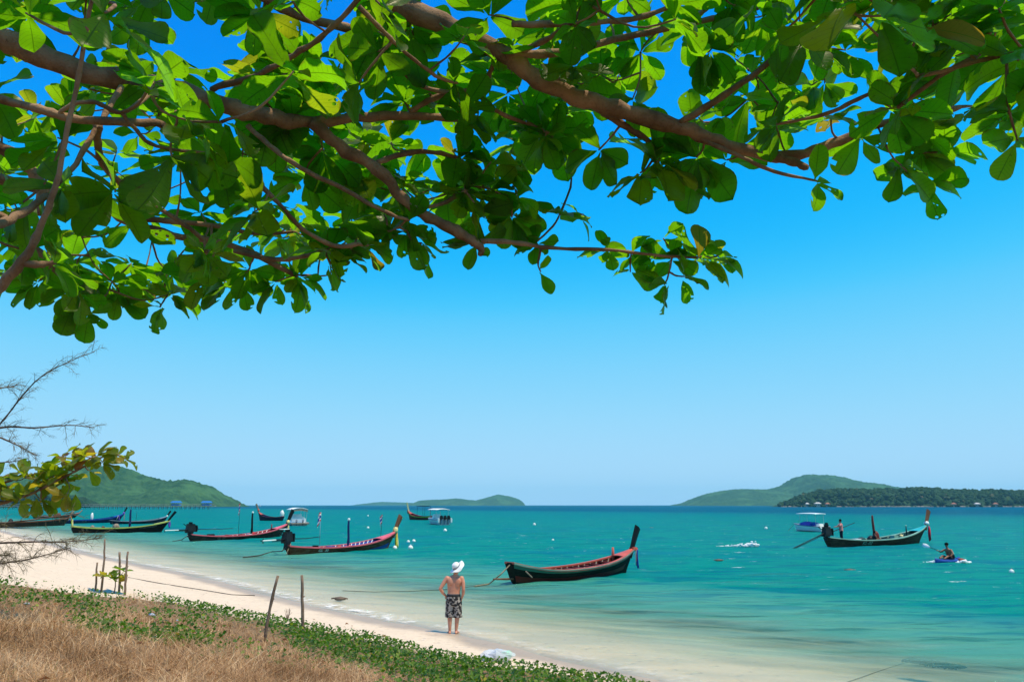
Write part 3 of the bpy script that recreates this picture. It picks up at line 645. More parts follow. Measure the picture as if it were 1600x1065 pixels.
# near-black boat with lime rail
b = Boat('near-black boat with yellow-green rail and script painted on its bow', (112, 832), (252, 831), GB, beam=1.7, hs=0.82, hm=0.56, hb=1.36, over=0.09)
b.hull(HULL['b4'], M['lime'], M['lime'], M['wood'], rail_h=0.11, rib_m=M['lime'], ribs=12, rib_t=(0.45, 0.86), thwarts=(0.25, 0.4, 0.5), bow_deck=0.84, stern_deck=0.06)
b.prow(M['black'], 1.08, 0.52, 0.24, 0.15); ribbons(b.o, b.neck + Vector((0.12, 0, -0.15)), ['purple', 'purple'], 0.85, 0.2, 0.06, 9)
ribbons(b.o, (0.05, -0.35, b.zs(0) + 0.72), ['lemon', 'cream', 'lemon'], 0.95, 0.16, 0.12, 10); b.pole(0.01, -0.35, 0.75, 'greywood', 0.03, 'stern_pole')
b.roll(0.58, 0.3, 2.1, 'navy', 0.12)
b.clutter([('bundle', 0.45, 0, (0.75, 0.6, 0.75), 'greywood', 'ball'), ('bundle', 0.21, 0, (0.5, 0.4, 0.55), 'greywood', 'ball'), ('bundle', 0.32, 0, (0.45, 0.4, 0.5), 'wood', 'ball')])
text_on(b.o, 'GL  21', 0.28, b.P(0.15, 0.72, -1), b.P(0.20, 0.72, -1) - b.P(0.10, 0.72, -1), b.P(0.15, 0.85, -1) - b.P(0.15, 0.55, -1), M['greywood'])
mb = MB(); rr = random.Random(4)
for i in range(13):   # illegible white script on the bow
    t = 0.715 + 0.0135 * i; q0 = 0.70 + 0.02 * rr.random(); pts = [b.P(t + dx, q0 + dq, -1) + Vector((0, -0.02, 0)) for dx, dq in ((0, 0), (0.003, 0.09 * rr.random() + 0.04), (0.007, 0.08 * rr.random()), (0.010, 0.05 + 0.08 * rr.random()))]
    mb.tube(pts, 0.018, n=4)
mb.build('lettering', M['greywood'], b.o)['kind'] = 'stuff'
# boats farther left
b = Boat('blue-black boat half hidden behind the yellow-green railed boat', (172, 818.5), (256, 817), GB, beam=1.7, hs=0.7, hm=0.45, hb=1.25, over=0.07)
b.hull(HULL['b5'], M['greyblue'], M['greyblue'], M['navy'], rib_m=M['greyblue'], ribs=8, rib_t=(0.3, 0.8), thwarts=(0.3, 0.5), bow_deck=0.84)
b.prow(M['black'], 0.9, 0.5, 0.28, 0.16); b.wrap('wcloth', 0.15, 0.3); p, tp = b.pole(0.45, 0.2, 1.6, 'iron', 0.03, 'pole')
b = Boat('deep blue boat with purple cloth round its bow, left of the yellow-green railed boat', (88, 818), (186, 815.5), GB, beam=1.8, hs=0.8, hm=0.6, hb=1.6, over=0.08)
b.hull(HULL['b6'], M['blue'], M['blue'], M['navy'], rub=M['blue'], rib_m=M['blue'], ribs=8, rib_t=(0.3, 0.8), thwarts=(0.3, 0.5), bow_deck=0.82)
b.prow(M['black'], 1.15, 0.45, 0.32, 0.18); b.wrap('purple', 0.2, 0.4); ribbons(b.o, b.P(0.88, 1.0, -1) + Vector((0, -0.08, 0.1)), ['purple', 'wcloth', 'purple'], 1.0, 0.4, 0.35, 12); ribbons(b.o, b.neck + Vector((0.2, 0, -0.1)), ['wcloth', 'coral'], 1.6, 0.25, 0.1, 13)
b.clutter([('bundle', 0.5, 0, (0.5, 0.5, 1.5), 'wcloth', 'ball')])
text_on(b.o, 'GL 18', 0.4, b.P(0.35, 0.74, -1), b.P(0.4, 0.74, -1) - b.P(0.3, 0.74, -1), b.P(0.35, 0.85, -1) - b.P(0.35, 0.55, -1), M['greyblue'])
b = Boat('old dark brown boat close to the sand at the far end of the beach', (-28, 824), (100, 820.5), GB, beam=1.8, hs=0.85, hm=0.7, hb=1.25, over=0.08)
b.hull(HULL['b7'], M['wood'], M['wood'], M['wood'], rib_m=M['wood'], ribs=8, rib_t=(0.3, 0.8), thwarts=(0.3, 0.5), bow_deck=0.84)
b.prow(M['greywood'], 1.0, 0.5, 0.26, 0.15); b.pole(0.12, 0.1, 1.4, 'iron', 0.05); b.clutter([('bundle', 0.3, 0, (0.7, 0.6, 0.8), 'iron', 'ball')])
ribbons(b.o, b.neck + Vector((0.2, 0, 0.1)), ['orange', 'cream'], 0.9, 0.2, 0.1, 15)
b = Boat('brown boat with pale coral bow behind the old dark brown boat', (52, 809.5), (117, 808.5), GB, beam=1.9, hs=0.7, hm=0.5, hb=1.3, over=0.12)
b.hull(HULL['b7'], M['coral'], M['coral'], M['brownred'], rub=M['greyblue'], rib_m=M['brownred'], ribs=6, rib_t=(0.3, 0.8), thwarts=(0.3, 0.5), bow_deck=0.80)
b.prow(M['greywood'], 0.6, 0.9, 0.3, 0.16); b.engine(0.0, tail_m='iron', tail_len=2.5, tiller=2.5, lift=0.4, scale=1.6, tank='blue'); b.clutter([('bundle', 0.5, 0, (2.2, 0.8, 1.0), 'wood', 'ball')])
# boat on the right, under way
b = Boat('brown boat with pale green inside, a man in a pink shirt at its engine', (1294, 854), (1436, 848), GB, beam=2.0, hs=0.76, hm=0.46, hb=1.55, over=0.13)
b.hull(HULL['b9'], M['palegreen'], M['aqua'], M['darkteal'], rail_h=0.06, rail_w=0.13, rib_m=M['palegreen'], ribs=11, rib_t=(0.12, 0.80), thwarts=(0.2, 0.3, 0.4, 0.62, 0.7), bow_deck=0.84, stern_deck=0.05)
b.prow(M['wood'], 1.2, 0.30, 0.46, 0.2); b.wrap('wcloth', 0.22, 0.28); ribbons(b.o, b.neck + Vector((0.22, -0.05, -0.25)), ['rcloth', 'rcloth', 'rcloth', 'bcloth'], 1.35, 0.32, 0.16, 16)
b.engine(-0.27, tail_m='iron', tail_len=6.4, tiller=3.3, yaw=0.0, tiller_rise=0.75, lift=0.08, scale=1.25, tank=False)
b.roll(0.46, 0.2, 1.9, 'brownred', 0.10); b.pole(0.80, 0.3, 0.55, 'darkteal', 0.06, 'bollard', top='palegreen')
b.clutter([('box', 0.25, -0.2, (0.7, 0.4, 0.35), 'wcloth', 'box'), ('bundle', 0.35, 0.3, (0.8, 0.6, 0.5), 'darkteal', 'ball'), ('bundle', 0.42, 0.1, (0.9, 0.6, 0.6), 'iron', 'ball'), ('bundle', 0.47, 0.1, (0.5, 0.5, 0.9), 'brownred', 'ball'), ('box', 0.66, 0.2, (0.6, 0.4, 0.35), 'palegreen', 'box'), ('bundle', 0.72, 0.1, (0.35, 0.3, 0.35), 'cream', 'ball')])
text_on(b.o, 'KL-02', 0.46, b.P(0.30, 0.68, -1), b.P(0.35, 0.68, -1) - b.P(0.25, 0.68, -1), b.P(0.30, 0.85, -1) - b.P(0.30, 0.55, -1), M['palegreen'])
B9 = b
# two small ones far out
b = Boat('small dark boat with a pale prow far out, left of the canopied tour boat', None, None, GB, beam=1.9, hs=0.9, hm=0.7, hb=1.9, loc=sea_at(442, 813), heading=2.75, Lw=6.0)
b.hull(HULL['b5'], M['brownred'], M['coral'], M['navy'], rib_m=None, bow_deck=0.82); b.prow(M['greywood'], 1.5, 0.4, 0.4, 0.25); b.wrap('coral', 0.22, 0.5); b.clutter([('engine_cover', 0.06, 0, (0.9, 0.9, 1.6), 'white', 'ball')])
b = Boat('small brown boat with a yellow prow far out, beside the white boat with three outboards', None, None, GB, beam=1.9, hs=0.9, hm=0.75, hb=2.0, loc=sea_at(673, 812), heading=2.35, Lw=7.5)
b.hull(HULL['b2'], M['red'], M['coral'], M['brownred'], rub=M['lemon'], rib_m=None, bow_deck=0.82); b.prow(M['cream'], 1.7, 0.25, 0.5, 0.3); ribbons(b.o, b.neck, ['rcloth', 'rcloth'], 1.1, 0.4, 0.2, 18)
mb = MB(); mb.grid([[(1.0 + i * 1.0, -0.9 + 0.9 * j, 2.9 + 0.12 * (1 - (j - 1) ** 2)) for j in range(3)] for i in range(4)]); mb.build('canopy', M['black'], b.o, thick=0.05)
for x in (1.1, 3.8):
    for y in (-0.8, 0.8): mb = MB(); mb.tube([(x, y, 0.6), (x, y, 2.9)], 0.03, n=6); mb.build('canopy_post', M['iron'], b.o)
# ------------------------------------------------------------------ other craft
def vhull(o, L, beam, free, m, bow_rise=0.35, name='hull', deck=None, trans=True):
    """small planing hull, x from stern to bow"""
    n = 14; rows = []
    for i in range(n):
        t = i / (n - 1); b = beam / 2 * (1 if t < 0.5 else max(0.0, 1 - ((t - 0.5) / 0.5) ** 2.4)); zt = free + bow_rise * t * t
        k0 = -0.25 + 0.3 * max(0, t - 0.6) ** 2 / 0.16
        rows.append([(t * L * 0.94, 0, k0), (t * L * 0.95, b * 0.78, 0.05 + 0.15 * t), (t * L * 0.985, b * 0.97, zt * 0.75), (t * L, b, zt)])
    mb = MB(); mb.grid(rows); mb.grid([[(x, -y, z) for x, y, z in r] for r in rows])
    mb.grid([rows[0], [(x, -y, z) for x, y, z in rows[0]]])
    mb.build(name, m, o)
    mb = MB(); mb.grid([[(r[3][0], r[3][1] * (1 - 2 * j / 4), r[3][2] - 0.06 + 0.03 * (j == 2)) for j in range(5)] for r in rows]); mb.build('deck', deck or m, o)
    mb = MB()
    for sgn in (1, -1): mb.tube([(r[3][0], sgn * r[3][1], r[3][2]) for r in rows], 0.05, n=6)
    mb.build('rub_rail', M['greyblue'], o, smooth=True)
def outboard(o, x, y, z, m='black', k=1.0):
    e = bpy.data.objects.new('outboard', None); COL.objects.link(e); e.parent = o; e.location = (x, y, z)
    mb = MB(); mb.box((-0.25 * k, 0, 0.42 * k), (0.62 * k, 0.42 * k, 0.55 * k), taper=0.72); mb.build('cowling', M[m], e, bevel=0.05)
    mb = MB(); mb.box((-0.22 * k, 0, -0.2 * k), (0.26 * k, 0.2 * k, 0.8 * k)); mb.box((-0.05 * k, 0, 0.05), (0.2 * k, 0.3 * k, 0.25 * k)); mb.build('leg', M['greyblue'], e, bevel=0.02)
def posts(o, pts, r=0.03, m='steel', name='canopy_post'):
    for (x, y, z0, z1) in pts: mb = MB(); mb.tube([(x, y, z0), (x, y, z1)], r, n=6); mb.build(name, M[m], o)
# white boat with three outboards
p = sea_at(694, 819.5); o = empty('speedboat', (p.x, p.y, 0), math.radians(112), 'white boat with a white canopy and three black outboards across its stern', 'boat')
vhull(o, 8.2, 2.4, 0.75, M['gel'], deck=M['greyblue'])
for y in (-0.62, 0, 0.62): outboard(o, -0.1, y, 0.72, 'black', 1.15)
for y in (-1.08, 1.08): mb = MB(); mb.box((-0.2, y, 0.72), (0.7, 0.3, 0.75)); mb.build('quarter', M['gel'], o, bevel=0.08)
posts(o, [(1.2, 1.05, 0.7, 2.35), (1.2, -1.05, 0.7, 2.35), (5.2, 0.9, 0.9, 2.4), (5.2, -0.9, 0.9, 2.4)])
mb = MB(); mb.grid([[(0.7 + i * 0.72, -1.2 + 0.4 * j, 2.34 + 0.16 * (1 - ((j - 3) / 3) ** 2) + 0.05 * (i % 2)) for j in range(7)] for i in range(8)]); mb.build('canopy', M['wcloth'], o, smooth=True, thick=0.08)
mb = MB(); mb.box((4.2, 0, 1.25), (0.9, 1.5, 0.85), taper=0.8); mb.build('console', M['gel'], o, bevel=0.06)
for x in (1.6, 2.6, 3.4): mb = MB(); mb.box((x, 0, 0.95), (0.5, 1.8, 0.4)); mb.build('seat', M['gel'], o, bevel=0.05)
# tour boat seen from its stern
p = sea_at(468, 821); o = empty('tour_boat', (p.x, p.y, 0), math.radians(113), 'grey and white tour boat with a tall awning seen from its low stern', 'boat')
vhull(o, 9.0, 2.8, 0.5, M['gel'], deck=M['gel'])
mb = MB(); mb.box((-0.35, 0, 0.36), (1.0, 2.75, 0.20)); mb.build('swim_platform', M['greywood'], o, bevel=0.03)
posts(o, [(0.9, 1.15, 0.5, 2.45), (0.9, -1.15, 0.5, 2.45), (3.5, 1.15, 0.6, 2.45), (3.5, -1.15, 0.6, 2.45), (6.0, 1.0, 0.7, 2.45), (6.0, -1.0, 0.7, 2.45)], 0.035)
mb = MB(); mb.grid([[(0.5 + i * 1.0, -1.3 + 0.433 * j, 2.42 + 0.30 * (1 - ((j - 3) / 3) ** 2)) for j in range(7)] for i in range(7)]); mb.build('awning', M['wcloth'], o, smooth=True, thick=0.06)
mb = MB(); mb.grid([[(0.55, -1.25 + 0.42 * j, 2.40 + 0.2 * (1 - ((j - 3) / 3) ** 2) - 0.28 * i) for j in range(7)] for i in range(2)]); mb.build('awning_flap', M['greywood'], o, thick=0.03)
for x, z in ((1.4, 0.85), (2.4, 1.0), (3.4, 1.05), (4.4, 1.1)): mb = MB(); mb.box((x, 0, z), (0.35, 2.2, 0.5)); mb.build('bench', M['gel'], o, bevel=0.04)
mb = MB(); mb.box((5.3, 0, 1.45), (0.25, 2.1, 0.6)); mb.build('windscreen', M['gel'], o, bevel=0.02)
for y in (-0.5, 0.5): outboard(o, 0.2, y, 0.5, 'greyblue', 0.7)
# small white boat with a flat roof behind the boat under way
p = sea_at(1290, 830.5); q = sea_at(1245, 829.0); o = empty('canopy_boat', (p.x, p.y, 0), math.atan2(q.y - p.y, q.x - p.x), 'small white boat with a thin flat white roof and dark cargo, beyond the long shaft', 'boat')
Lb = (q - p).length * 1.08
vhull(o, Lb, 1.9, 0.62, M['gel'], 0.3, deck=M['gel'])
mb = MB(); mb.grid([[(Lb * (0.10 + 0.66 * i / 6), -0.85 + 0.34 * j, 2.06 + 0.05 * (1 - ((j - 2.5) / 2.5) ** 2) + 0.05 * math.sin(i / 6 * PI)) for j in range(6)] for i in range(7)]); mb.build('roof', M['wcloth'], o, smooth=True, thick=0.09)
posts(o, [(Lb * .16, .75, .6, 2.03), (Lb * .16, -.75, .6, 2.03), (Lb * .68, .7, .7, 2.03), (Lb * .68, -.7, .7, 2.03)], 0.022, 'steel', 'roof_post')
mb = MB(); mb.ball((Lb * 0.55, 0, 0.78), (Lb * 0.24, 0.75, 0.42), 14, 9, 0.12); mb.build('cargo', M['purple'], o, smooth=True)
mb = MB(); mb.ball((Lb * 0.33, 0, 0.80), (0.55, 0.6, 0.36), 12, 8, 0.12); mb.build('tarpaulin', M['blue'], o, smooth=True)
mb = MB(); mb.box((Lb * 0.16, 0.0, 0.78), (0.5, 0.8, 0.35)); mb.build('locker', M['gel'], o, bevel=0.05)
outboard(o, 0.0, 0, 0.55, 'black', 0.8)
mb = MB(); mb.tube([(Lb * 0.99, 0, 0.85), (Lb * 1.12, 0.1, 0.35), (Lb * 1.2, 0.15, -0.1)], 0.02, n=5); mb.build('anchor_line', M['rope'], o)
# white cabin cruiser near the pier and a tiny one at the horizon
def cruiser(px, rz, L, label):
    p = sea_at(*px); o = empty('motor_cruiser', (p.x, p.y, 0), rz, label, 'boat')
    vhull(o, L, L * 0.3, L * 0.11, M['gel'], L * 0.05)
    mb = MB(); mb.box((L * 0.42, 0, L * 0.17), (L * 0.42, L * 0.24, L * 0.12), taper=0.86); mb.build('cabin', M['gel'], o, bevel=L * 0.01)
    for sy in (1, -1): mb = MB(); mb.box((L * 0.43, sy * L * 0.117, L * 0.185), (L * 0.32, 0.06, L * 0.045)); mb.build('window', M['glass'], o)
    mb = MB(); mb.box((L * 0.36, 0, L * 0.285), (L * 0.34, L * 0.24, L * 0.016)); mb.build('hardtop', M['gel'], o, bevel=0.03)
    posts(o, [(L * .24, L * .1, L * .2, L * .28), (L * .24, -L * .1, L * .2, L * .28), (L * .48, L * .1, L * .2, L * .28), (L * .48, -L * .1, L * .2, L * .28)], 0.05, 'steel')
    outboard(o, 0, 0.4, L * 0.09, 'black', 1.2); outboard(o, 0, -0.4, L * 0.09, 'black', 1.2)
cruiser((44, 794.5), math.radians(183), 9.5, 'white cabin cruiser with dark windows moored between the pier and the beach')
cruiser((408, 790.6), math.radians(175), 10.0, 'tiny white motor boat on the horizon above the pink railed boat')

# ------------------------------------------------------------------ pier with two blue roofed pavilions
PY = 640.0
def px_x(u, Y): return (u - 800) / FPX * Y
PM = mat('pier_concrete', (0.30, 0.28, 0.25), 0.9, var=0.2, scale=0.4); PB = mat('blue_roof', (0.02, 0.16, 0.50), 0.5, var=0.15, scale=1.0)
xa, xb = px_x(-80, PY), px_x(346, PY)
o = empty('pier', (xa, PY, 0), 0, 'long low concrete pier on piles reaching out from the green headland', 'pier')
mb = MB(); mb.box(((xb - xa) / 2, 0, 2.55), (xb - xa, 4.5, 0.6)); mb.build('deck', PM, o)
mb = MB()
for i in range(int((xb - xa) / 3.0)): mb.tube([(1 + i * 3.0, -1.9, 2.9), (1 + i * 3.0, -1.9, 3.9)], 0.07, n=4)
mb.tube([(0, -1.9, 3.85), (xb - xa, -1.9, 3.85)], 0.08, n=4); mb.build('railing', PM, o)['kind'] = 'stuff'
npile = int((xb - xa) / 3.6); pm0 = None
for i in range(npile):
    for sy in (-1.6, 1.6):
        if pm0 is None:
            mb = MB(); mb.tube([(0, 0, -4.2), (0, 0, 2.3)], 0.28, n=6); pl = mb.build('pile', PM, o); pm0 = pl.data
        else: pl = link('pile', pm0, None, o)
        pl.location = (1.2 + i * 3.6, sy, 0)
for u, lab in ((286, 'blue roofed pavilion on the pier, the one nearer the shore'), (332.5, 'blue roofed pavilion at the outer end of the pier')):
    x = px_x(u, PY); t = empty('pavilion', (x, PY, 2.86), 0, lab, 'pavilion', 'pavilions on the pier')
    mb = MB(); w = 7.6
    mb.add([(-w / 2, -2.6, 2.0), (w / 2, -2.6, 2.0), (w / 2, 2.6, 2.0), (-w / 2, 2.6, 2.0), (-w / 2 + 0.9, -1.1, 3.5), (w / 2 - 0.9, -1.1, 3.5), (w / 2 - 0.9, 1.1, 3.5), (-w / 2 + 0.9, 1.1, 3.5)], [(0, 1, 5, 4), (1, 2, 6, 5), (2, 3, 7, 6), (3, 0, 4, 7), (4, 5, 6, 7), (3, 2, 1, 0)])
    mb.build('roof', PB, t)
    mb = MB(); mb.box((0, 0, 0.5), (w - 1.0, 4.0, 1.0)); mb.build('parapet', PB, t)
    for sx in (-1, 0, 1):
        for sy in (-2.2, 2.2): mb = MB(); mb.tube([(sx * (w / 2 - 0.7), sy, 0), (sx * (w / 2 - 0.7), sy, 2.1)], 0.14, n=6); mb.build('column', PM, t)

# ------------------------------------------------------------------ trees and houses along the wooded shore on the right
k = N('canopy_green'); inf = k.node('ShaderNodeObjectInfo'); tn = k.node('ShaderNodeAttribute', attribute_name='tint').outputs['Fac']
c = k.ramp(tn, [(0.0, (0.006, 0.026, 0.014)), (0.55, (0.016, 0.050, 0.020)), (0.85, (0.035, 0.075, 0.026)), (1.0, (0.10, 0.085, 0.05))])
p = k.node('ShaderNodeBsdfPrincipled', i_Roughness=0.9); k.put(p.inputs['Base Color'], c); p.inputs['Specular IOR Level'].default_value = 0.1; k.l.new(p.outputs[0], k.out.inputs[0])
def forest(name, spots, seed):
    """each crown a lumpy cluster of facets; joined as one far-off wood"""
    rg = np.random.default_rng(seed); bm = bmesh.new(); bmesh.ops.create_icosphere(bm, subdivisions=2, radius=1.0)
    bv = np.array([v.co[:] for v in bm.verts]); bf = np.array([[v.index for v in f.verts] for f in bm.faces]); bm.free()
    V = []; Fc = []; T = []; n = 0
    for (x, y, z, r) in spots:
        q = bv * (1 + 0.34 * rg.standard_normal((len(bv), 1)) * 0.6); q = q * np.array([r * rg.uniform(.8, 1.25), r * rg.uniform(.8, 1.2), r * rg.uniform(.65, 1.15)])
        V.append(q + (x, y, z)); Fc.append(bf + n); n += len(bv); T.append(np.clip(rg.normal(0.42, 0.22) + 0.10 * rg.standard_normal(len(bv)), 0, 1))
    me = npmesh(name, np.concatenate(V), np.concatenate(Fc)); attr(me, 'tint', np.concatenate(T)); return tag(link(name, me, k.m), kind='stuff')
spots = []; rr = random.Random(5)
prof = [(1200, 787), (1222, 781), (1245, 772), (1268, 766.5), (1300, 764), (1340, 764), (1400, 763), (1430, 762), (1470, 764), (1520, 766), (1600, 766), (1700, 762)]
for i in range(1500):
    u = rr.uniform(1208, 1690); vt = float(np.interp(u, [p[0] for p in prof], [p[1] for p in prof])); Hh = (787 - vt) / FPX * 1500
    f = rr.random() ** 0.8; w = -1 + f * 1.05                       # from the shore up to the ridge
    z = Hh * max(0, 1 - abs(w) ** 1.7) ** 0.8
    r = rr.uniform(2.2, 4.6) * (0.7 + 0.3 * min(1, Hh / 20)); y = 1500 + w * 128
    spots.append((px_x(u, y), y, z + r * 0.5, r))
for i in range(70):
    u = rr.choice([1240, 1248, 1258, 1262, 1275, 1288, 1294, 1469, 1472, 1481, 1505, 1519, 1534, 1547]) + rr.uniform(-3, 3); r = rr.uniform(1.4, 2.6); y = 1362 + rr.uniform(-2, 2)
    spots.append((px_x(u, y), y, r * 0.9, r))
forest('shore_woods', spots, 3)
spots = []
for i in range(420):
    u = rr.uniform(-60, 152); y = 1080 + rr.uniform(-75, 10); z = rr.uniform(1, 13) * min(1, (156 - u) / 30); r = rr.uniform(2.0, 3.6); spots.append((px_x(u, y), y, z + r * 0.4, r))
forest('headland_woods', spots, 4)
HW = mat('white_wall', (0.42, 0.38, 0.33), 0.8, var=0.08, scale=0.5); HR = mat('terracotta_roof', (0.30, 0.12, 0.08), 0.8, var=0.2, scale=0.8); HG = mat('grey_roof', (0.45, 0.45, 0.45), 0.7, var=0.1, scale=0.5)
HOUSES = [(1268, 12, 5, HG, 'white villa with a grey roof among trees, largest on the wooded shore'), (1283, 8, 4, HR, 'small white house with terracotta roof right of the largest shore villa'), (1252, 6, 4, HG, 'small pale house left of the largest shore villa'),
          (1476, 8, 4, HR, 'terracotta roofed house among trees above the right bow'), (1512, 10, 4, HG, 'low grey roofed house on the far right shore'), (1540, 8, 4, HR, 'small terracotta house nearest the right end of the wooded shore')]
for u, w, h, rm, lab in HOUSES:
    Yh = 1368; x = px_x(u, Yh); w *= 0.8; h *= 0.6; t = empty('house', (x, Yh, 0.6), 0, lab, 'house', 'houses on the wooded shore')
    mb = MB(); mb.box((0, 0, h / 2 + 1), (w, w * 0.7, h + 2)); mb.build('wall', HW, t)
    mb = MB(); e = 0.8; mb.add([(-w / 2 - e, -w * .35 - e, h + 1.9), (w / 2 + e, -w * .35 - e, h + 1.9), (w / 2 + e, w * .35 + e, h + 1.9), (-w / 2 - e, w * .35 + e, h + 1.9), (-w / 4, 0, h + 4.2), (w / 4, 0, h + 4.2)], [(0, 1, 5, 4), (2, 3, 4, 5), (1, 2, 5), (3, 0, 4), (3, 2, 1, 0)])
    mb.build('roof', rm, t)
    for i in range(3): mb = MB(); mb.box((-w / 3 + i * w / 3, -w * .35 - 0.06, h / 2 + 1.2), (w * 0.16, 0.1, 1.6)); mb.build('window', M['glass'], t)
# pale rocks along that waterline
rk = mat('shore_rock', (0.26, 0.21, 0.17), 0.9, var=0.35, scale=0.4); mb = MB()
for i in range(230):
    u = rr.uniform(1212, 1660); y = 1371 + rr.uniform(-5, 4); r = rr.uniform(0.5, 1.8); mb.ball((px_x(u, y), y, 0.2), (r * 2.0, r, r * 0.9), 6, 4, 0.4)
tag(mb.build('shore_rocks', rk), kind='stuff')

# ------------------------------------------------------------------ buoys, floats, ropes
BUOYS = [(641.5, 857, .17, 'white round buoy below the yellow-green ribbons of the brown boat'), (617, 857, .15, 'white buoy touching the blue bow patch of the pink railed boat'), (646.5, 846, .14, 'white buoy right of the yellow-green ribbons, farther of the close pair'), (638, 847, .13, 'white buoy half behind the yellow-green ribbons'),
         (575, 825, .16, 'small white buoy beyond the middle of the pink railed brown boat'), (575, 806, .22, 'tiny white buoy halfway to the island'), (695.5, 829.5, .2, 'white buoy below the boat with three outboards'), (835, 820, .22, 'white buoy alone on open water right of the island boats'),
         (864, 844, .10, 'tiny pale float beyond the dark green boat'), (1197, 826, .19, 'pale float on open water left of the canopied small boat'), (1581, 894, .10, 'white float near the right edge of the water')]
for u, v, r, lab in BUOYS:
    p = sea_at(u, v); t = empty('buoy', (p.x, p.y, 0), rr.random() * 6, lab, 'buoy', 'white buoys on the water')
    mb = MB(); mb.ball((0, 0, r * 0.45), r * 1.1, 14, 10); mb.build('float', M['foam'], t, smooth=True)
    mb = MB(); mb.tube([(0, 0, r * 1.35), (0, 0, r * 1.8)], r * 0.22, n=8); mb.build('eye', M['orange'] if r < .15 else M['foam'], t)
dr = mat('drift_wood', (0.14, 0.10, 0.075), 0.85, var=0.3, scale=5)
for u, v, lab in ((1328, 890.5, 'dark floating debris below the brown boat on the right'), (1123, 875, 'pale bit of driftwood on open water'), (531, 935.5, 'dark lump of seaweed in the shallows near the posts'), (1018, 824, 'small dark float at mid distance, right of the black prow')):
    p = sea_at(u, v); mb = MB(); mb.ball((0, 0, 0.01), (0.20, 0.12, 0.06), 9, 6, 0.5); mb.tube([(-0.3, 0, 0.02), (0, .05, .06), (0.28, -.05, .02)], 0.025, n=5)
    tag(mb.build('flotsam', dr, loc=(p.x, p.y, 0), smooth=True), lab, 'debris', 'debris afloat')
def rope(pts, r, lab, m='rope', sink=0.0, name='mooring_rope'):
    P = []
    for i in range(len(pts) - 1):
        a, b_ = Vector(pts[i]), Vector(pts[i + 1])
        for j in range(7): P.append(a.lerp(b_, j / 7))
    P.append(Vector(pts[-1])); mb = MB(); mb.tube(P, r, n=6)
    return tag(mb.build(name, M[m], smooth=True), lab, 'rope')
def on_ground(u, v, dz=0.012):
    p = ground_at(u, v); return (p.x, p.y, p.z + dz)
def on_water(u, v, z=0.03):
    p = sea_at(u, v); return (p.x, p.y, z)
def on_bed(u, v):
    p = ground_at(u, v); return (p.x, p.y, p.z + 0.006)
w2 = lambda B, x, y, z: tuple(Matrix.Translation(B.o.location) @ Matrix.Rotation(B.o.rotation_euler.z, 4, 'Z') @ Vector((x, y, z)))
st = w2(B1, -0.2, 0.1, 0.75)
rope([w2(B1, 0.05, 0, 0.86), w2(B1, -0.7, -.05, 0.42), on_water(764, 913), on_water(742, 916.5)], 0.03, 'slack rope from the stern of the dark green boat into the water')
rope([on_water(742, 916.5), on_water(700, 921, 0.02), on_water(640, 924, 0.02), on_water(585, 925, 0.02), on_water(535, 923, 0.02)], 0.010, 'thin line lying on the shallow water behind the man', 'darkrope')
rope([w2(B2, 0.05, 0, 0.7), w2(B2, -0.6, -.1, 0.25), on_water(425, 862), on_water(405, 868), on_water(380, 871)], 0.035, 'rope running from the stern of the brown pink railed boat', 'darkrope')
rope([w2(B2, 0.1, -.1, 0.7), w2(B2, -0.25, -.2, 0.2), w2(B2, -0.3, -.2, -0.1)], 0.03, 'short rope hanging off the stern of the brown pink railed boat', 'rope')
rope([w2(B3, 0.05, 0, 0.7), w2(B3, -0.8, -.1, 0.3), on_water(284, 843), on_water(270, 846)], 0.035, 'rope off the stern of the grey-brown pink railed boat', 'darkrope')
rope([on_ground(200, 902), on_ground(255, 912), on_ground(320, 922), on_ground(362, 929), on_ground(398, 930)], 0.013, 'dark rope lying across the pale sand towards the water', 'darkrope')
rope([on_bed(1322, 1066), on_bed(1365, 1051), on_bed(1395, 1041), on_bed(1425, 1031)], 0.007, 'dark line in the shallows leading to the weed patch', 'rope')
rope([on_bed(1500, 1034), on_bed(1530, 1036), on_bed(1560, 1042), on_bed(1596, 1047)], 0.007, 'dark line in the shallows right of the weed patch', 'darkrope')
# weed patch under the surface
k = N('sea_weed'); p = k.node('ShaderNodeBsdfPrincipled', i_Roughness=0.9); pos = k.node('ShaderNodeNewGeometry').outputs['Position']
k.put(p.inputs['Base Color'], k.mix(k.noise(pos, 6, 6), (0.02, 0.03, 0.035), (0.07, 0.085, 0.06))); k.l.new(p.outputs[0], k.out.inputs[0])
mb = MB(); a, b_ = sea_at(1422, 1027), sea_at(1497, 1037)
for i in range(320):
    f = rr.random(); c = a.lerp(b_, f); wd = 0.15 * math.sin(PI * (0.08 + 0.87 * f)); c = c + Vector((rr.gauss(0, .03), rr.gauss(0, wd), 0)); z = -0.075
    an = rr.random() * 6.3; l = rr.uniform(.08, .2); d = Vector((math.cos(an), math.sin(an) * 0.6, 0)) * l
    mb.tube([(c.x - d.x, c.y - d.y, z + .01), (c.x, c.y, z + rr.uniform(.03, .07)), (c.x + d.x, c.y + d.y, z + .01)], 0.014, n=4)
tag(mb.build('seaweed', k.m), kind='stuff')
